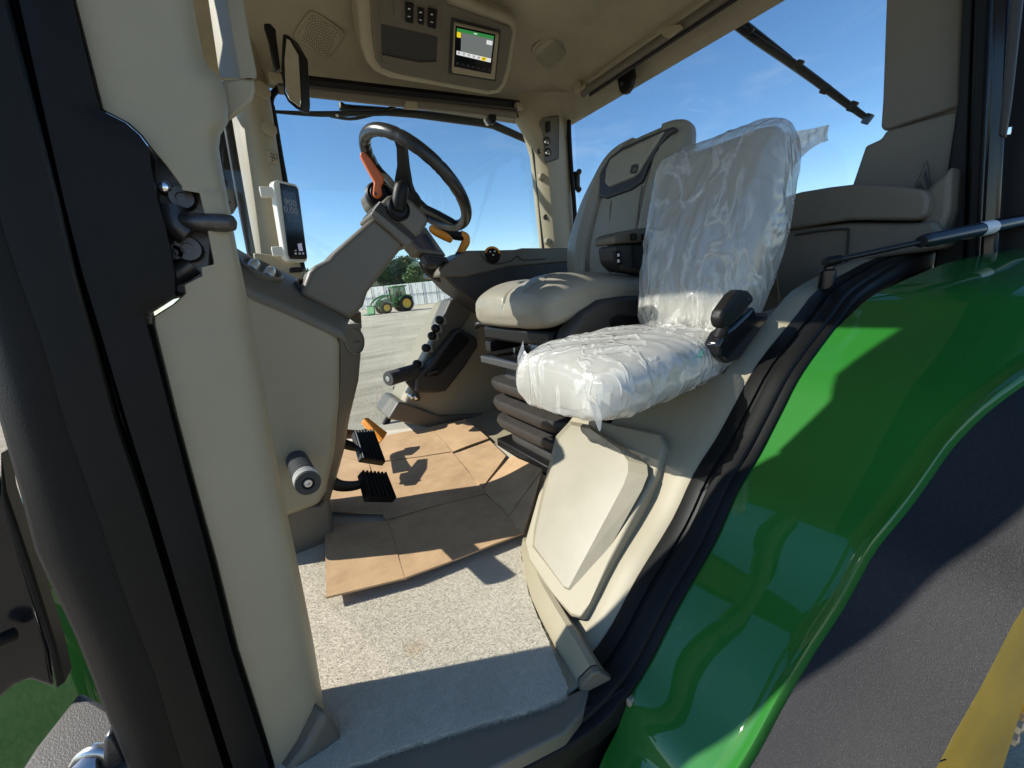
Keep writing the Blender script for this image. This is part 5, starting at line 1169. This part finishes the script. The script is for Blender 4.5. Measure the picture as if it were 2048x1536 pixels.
lathe('tank_knob', W(30, 1268, Y=.78), (-.7, -.6, .2), [(.010, 0), (.010, .02), (.007, .026), (.001, .027)], 'black', tk, seg=14)
sp4 = thing('step_plate', 'speckled black step plate with a metal clamp at the foot of the post', 'step', W(150, 1500, Y=.66))
prism('plate', [W(x, y, P=W(150, 1480, Y=.66), N=V((0, -.25, .97)).normalized()) for x, y in ((40, 1540), (70, 1494), (160, 1380), (230, 1420), (260, 1480), (300, 1640), (20, 1640))], (0, 0, -.03), 'charcoal', sp4, bevel=.006)
tube('clamp_rod', [W(150, 1530, Y=.63), W(165, 1512, Y=.625), W(190, 1500, Y=.62), W(215, 1506, Y=.615), W(222, 1530, Y=.61), W(220, 1580, Y=.60)], [.006, .007, .008, .008, .007, .007], 'steel', sp4, seg=12, smooth_n=4)
prism('clamp_plate', [W(x, y, Y=.60) for x, y in ((205, 1480), (225, 1470), (262, 1540), (250, 1600), (205, 1600))], (0, .02, 0), 'dark_steel', sp4, bevel=.005)
lathe('clamp_bolt', W(172, 1540, Y=.61), (0, -.7, .7), [(.014, 0), (.014, .01), (.008, .012), (.001, .012)], 'steel', sp4, seg=6)

# ================================================================== yard: fence, parked tractor, trees, grass
Pa = W(700, 640, Z=GROUND); 
def far(x, dist):     # ground point in the direction of picture column x near the horizon
    d = rt*((x-1024)/FPX)-up*((590-768)/FPX)+fw; d = V((d.x, d.y, 0)).normalized(); return V((d.x*dist, d.y*dist, GROUND))
fa, fb = far(560, 78), far(1080, 56)
fdir = (fb-fa).normalized(); fl = (fb-fa).length
fn = thing('yard_fence', 'tall white sheet metal fence with dark posts behind the parked tractor', 'fence', fa.lerp(fb, .5))
nrm = V((fdir.y, -fdir.x, 0)); nrm = -nrm if nrm.dot(V((0, 0, 0))-fa) < 0 else nrm
FH = 3.3; npan = int(fl/1.1)
pm = None
for k in range(npan):
    c = fa+fdir*((k+.5)*fl/npan)
    w2 = fl/npan*.485; vs_ = []; fs = []
    for i in range(13):
        u_ = -w2+2*w2*i/12; dp_ = .03 if i % 2 else 0
        for z in (.08, FH): vs_.append(c+fdir*u_+nrm*dp_+V((0, 0, z)))
    for i in range(12): fs.append((2*i, 2*i+1, 2*i+3, 2*i+2))
    obj('fence_sheet', vs_, fs, 'white_sheet', fn, smooth=False)
for k in range(0, npan+1):
    if k % 2 == 0:
        c = fa+fdir*(k*fl/npan)+nrm*.12; box('fence_post', c+V((0, 0, FH/2+.05)), (.08, .08, FH+.1), 'charcoal', fn, bevel=.01)
    else:
        c = fa+fdir*(k*fl/npan)+nrm*.10; box('fence_batten', c+V((0, 0, FH/2)), (.025, .03, FH), 'charcoal', fn, bevel=.01)
for z in (1.65,):
    tube('fence_rail', [fa+nrm*.09+V((0, 0, z)), fb+nrm*.09+V((0, 0, z))], .03, 'charcoal', fn, seg=6)

# parked tractor with loader (local: +x forward, z up)
tp = far(787, 46)
pt = thing('parked_tractor', 'green tractor with yellow wheels and a front loader parked in the yard', 'tractor', tp)
ang = math.atan2(-tp.y, -tp.x)   # towards the camera
TM = Matrix.Translation(tp) @ Matrix.Rotation(ang-R(68), 4, 'Z')
def T(x, y, z): return TM @ V((x, y, z))
def tbox(n, c, s, m, bev=.04, par=pt, pts=None):
    vs_ = [T(c[0]+sx*s[0]/2, c[1]+sy*s[1]/2, c[2]+sz*s[2]/2) for sx in (-1, 1) for sy in (-1, 1) for sz in (-1, 1)]
    return obj(n, vs_, [(0, 1, 3, 2), (4, 6, 7, 5), (0, 4, 5, 1), (2, 3, 7, 6), (0, 2, 6, 4), (1, 5, 7, 3)], m, par, bevel=bev)
def tprof(n, prof, y0, y1, m, bev=.03, par=pt): return prism(n, [T(x, y0, z) for x, z in prof], T(0, y1, 0)-T(0, y0, 0), m, par, bevel=bev)
for (x, r, wd, y) in ((-.95, .84, .46, .82), (-.95, .84, .46, -.82), (1.35, .58, .36, .80), (1.35, .58, .36, -.80)):
    axv = (T(0, 1, 0)-T(0, 0, 0)); c = T(x, y, r)
    w_ = lathe('wheel', c, axv, [(r*.58, -wd*.5), (r*.86, -wd*.5), (r*.97, -wd*.38), (r, -wd*.2), (r, wd*.2), (r*.97, wd*.38), (r*.86, wd*.5), (r*.58, wd*.5)], 'rubber', pt, seg=36, caps=False)
    for s_ in (-1, 1): lathe('rim', c+axv*(s_*wd*.30), axv*s_, [(r*.60, -.06), (r*.60, .09), (r*.52, .08), (r*.42, .0), (r*.2, -.01), (r*.18, .06), (.01, .06)], 'yellow', w_, seg=28)
    for k in range(20):
        th = 2*math.pi*k/20; a_ = T(1, 0, 0)-T(0, 0, 0); cz = V((0, 0, 1))
        for s_ in (-1, 1):
            p = c+(a_*math.cos(th)+cz*math.sin(th))*(r+.015); q = c+(a_*math.cos(th+.16)+cz*math.sin(th+.16))*(r+.015)
            tube('lug', [p, q+axv*s_*wd*.46], .028, 'rubber', w_, seg=4)
tprof('hood', [(.25, .95), (.3, 1.55), (1.0, 1.52), (1.85, 1.40), (2.0, 1.25), (2.02, .85), (1.6, .8)], -.38, .38, 'green_far')
tbox('chassis', (.6, 0, .75), (2.6, .5, .4), 'green_far'); tbox('grille', (2.03, 0, 1.1), (.04, .6, .4), 'black')
tbox('cab_base', (-.45, 0, 1.25), (1.35, 1.3, .5), 'green_far'); tbox('cab_roof', (-.5, 0, 2.72), (1.65, 1.6, .16), 'green_far', .06)
for x in (-1.15, -.4, .2):
    for y in (-.7, .7): tube('cab_post', [T(x, y, 1.35), T(x*.95, y*.97, 2.66)], .045, 'green_far', pt, seg=6)
for y in (-.69, .69): obj('cab_glass', [T(-1.1, y, 1.4), T(.2, y, 1.4), T(.2, y, 2.65), T(-1.1, y, 2.65)], [(0, 1, 2, 3)], 'glass_dark', pt, smooth=False)
for x in (-1.13, .2): obj('cab_glass', [T(x, -.68, 1.4), T(x, .68, 1.4), T(x, .68, 2.65), T(x, -.68, 2.65)], [(0, 1, 2, 3)], 'glass_dark', pt, smooth=False)
tbox('seat', (-.6, 0, 1.7), (.5, .5, .9), 'black')
for y in (-.85, .85):
    prof = [(-.95+.98*math.cos(R(a_)), .84+.98*math.sin(R(a_))) for a_ in range(20, 150, 13)]; prof += [(-.95+.88*math.cos(R(a_)), .84+.88*math.sin(R(a_))) for a_ in range(149, 19, -13)]
    tprof('fender', prof, y-.28, y+.28, 'green_far', 0)
for y in (-.72, .72):
    tube('loader_arm', [T(.35, y, 1.05), T(.45, y, 1.75), T(1.1, y, 1.85), T(2.2, y, 1.35), T(2.75, y, .45)], .10, 'green_far', pt, seg=8, smooth_n=3)
    tube('loader_cylinder', [T(.45, y, 1.0), T(1.5, y, 1.35)], .045, 'steel', pt, seg=8)
tprof('bucket', [(2.7, .10), (3.5, .04), (3.52, .10), (2.85, .18), (2.78, .85), (2.95, 1.0), (2.66, .98)], -1.05, 1.05, 'green_far', .0)
tube('exhaust', [T(.55, .42, 1.4), T(.55, .42, 2.5)], .05, 'black', pt, seg=10); tbox('mirror', (.3, -1.05, 2.2), (.06, .22, .34), 'black')
tube('mirror_arm', [T(.2, -.75, 2.4), T(.3, -1.05, 2.35)], .025, 'black', pt, seg=6); tbox('lamp', (-1.3, -.75, 2.1), (.10, .10, .2), 'amber', .02)

# verge and trees beyond the fence
vg = []; fs = []
for i in range(24):
    for j in range(5):
        c = fa.lerp(fb, -1.2+3.4*i/23)-nrm*(2+16*j); vg.append(V((c.x, c.y, GROUND+.02+.75*j+.3*noise.noise(c*.05))))
for i in range(23):
    for j in range(4): fs.append((i*5+j, i*5+j+1, (i+1)*5+j+1, (i+1)*5+j))
tag(obj('grass_verge', vg, fs, 'grass'), 'green grassy bank beyond the fence', 'grass', kind='structure')
def tree(x, dist, h, rx, m, label, seed):
    r_ = random.Random(seed); b0 = far(x, dist); b0.z = GROUND+1.5
    t_ = thing('tree', label, 'tree', b0, 'trees beyond the fence')
    tk_ = tube('trunk', [b0, b0+V((.1, 0, h*.25)), b0+V((-.1, .1, h*.5)), b0+V((0, 0, h*.8))], [h*.03, h*.024, h*.017, h*.006], 'bark', t_, seg=8, smooth_n=2)
    lobes = []
    for k in range(16):
        a_ = r_.uniform(0, 6.28); hh = r_.uniform(.28, .92); rr_ = rx*(1-.65*abs(hh-.5)*1.3)*r_.uniform(.2, .75)
        lobes.append((b0+V((math.cos(a_)*rr_, math.sin(a_)*rr_, h*hh)), rx*r_.uniform(.28, .46)))
        if k < 7: tube('branch', [b0+V((0, 0, h*.3)), lobes[-1][0]], [h*.01, h*.003], 'bark', tk_, seg=5)
    vs_, fs = [], []
    for c, rr_ in lobes:
        for k in range(520):
            d = V((r_.gauss(0, 1), r_.gauss(0, 1), r_.gauss(0, 1))).normalized(); rad = rr_*r_.uniform(.55, 1.08)
            p = c+V((d.x, d.y, d.z*.8))*rad; s_ = r_.uniform(.10, .24)
            u_ = V((r_.gauss(0, 1), r_.gauss(0, 1), r_.gauss(0, 1))).normalized()*s_; v_ = u_.cross(V((r_.gauss(0, 1), r_.gauss(0, 1), r_.gauss(0, 1)))).normalized()*s_*.8
            i0 = len(vs_); vs_ += [p-u_, p+v_, p+u_, p-v_]; fs.append((i0, i0+1, i0+2, i0+3))
    me = bpy.data.meshes.new('crown'); me.from_pydata(vs_, [], fs); me.materials.append(MAT[m]); link(bpy.data.objects.new('crown', me), t_)
for a_ in ((770, 92, 7.2, 3.6, 'leaf_dark', 'dark round tree above the parked tractor, half hidden by the steering column', 1),
           (796, 98, 8.2, 4.0, 'leaf_dark', 'dark round tree straight above the roof of the parked tractor', 2),
           (820, 102, 8.8, 4.2, 'leaf_dark', 'tallest dark tree behind the fence, below the tilted monitor', 3),
           (846, 86, 7.0, 3.4, 'leaf_light', 'pale green bushy tree right of the tallest tree', 4),
           (868, 88, 5.6, 3.0, 'leaf_light', 'low light green tree under the monitor arm', 5),
           (606, 95, 8.0, 3.6, 'leaf_dark', 'tree glimpsed below the corner post display', 6),
           (745, 96, 6.6, 3.6, 'leaf_dark', 'low dark tree mostly behind the steering column', 8),
           (632, 100, 6.5, 3.6, 'leaf_light', 'low light tree behind the top of the front console', 7)): tree(*a_)

# exterior mirror and a far shed, glimpsed between the two front posts
xm = thing('exterior_mirror', 'dark exterior mirror glimpsed between the two front posts', 'mirror', W(455, 430, Y=2.5))
prism('mirror_housing', [W(x, y, Y=2.5) for x, y in ((436, 275), (448, 252), (456, 250), (466, 300), (477, 380), (478, 410), (468, 428), (450, 432), (440, 380))], (-.06, .08, 0), 'black', xm, bevel=.02, seg=3)
prism('mirror_glass', [W(x, y, Y=2.49) for x, y in ((444, 300), (455, 290), (470, 385), (468, 405), (450, 412))], (0, -.006, 0), 'glass_dark', xm, bevel=.003)
tube('mirror_stalk', [W(456, 250, Y=2.5), W(450, 220, Y=2.45), W(455, 190, Y=2.35)], .018, 'black', xm, seg=8)
sd = thing('distant_shed', 'grey metal shed far off, glimpsed between the two front posts', 'shed', far(470, 120))
c = far(470, 120); dx_ = V((c.y, -c.x, 0)).normalized(); dy_ = V((c.x, c.y, 0)).normalized()
def D_(a_, b_, z): return c+dx_*a_+dy_*b_+V((0, 0, z-c.z+GROUND))
obj('wall', [D_(-9, 0, 0), D_(9, 0, 0), D_(9, 14, 0), D_(-9, 14, 0), D_(-9, 0, 5), D_(9, 0, 5), D_(9, 14, 5), D_(-9, 14, 5), D_(0, 0, 7.5), D_(0, 14, 7.5)], [(0, 1, 5, 8, 4), (1, 2, 6, 5), (2, 3, 7, 9, 6), (3, 0, 4, 7)], 'charcoal', sd, smooth=False)
obj('roof', [D_(-9.6, -.5, 4.9), D_(0, -.5, 7.7), D_(9.6, -.5, 4.9), D_(9.6, 14.5, 4.9), D_(0, 14.5, 7.7), D_(-9.6, 14.5, 4.9)], [(0, 1, 4, 5), (1, 2, 3, 4)], 'grip', sd, smooth=False, solid=.12)
obj('door', [D_(-2.5, -.05, 0), D_(2.5, -.05, 0), D_(2.5, -.05, 4), D_(-2.5, -.05, 4)], [(0, 1, 2, 3)], 'white_sheet', sd, smooth=False)
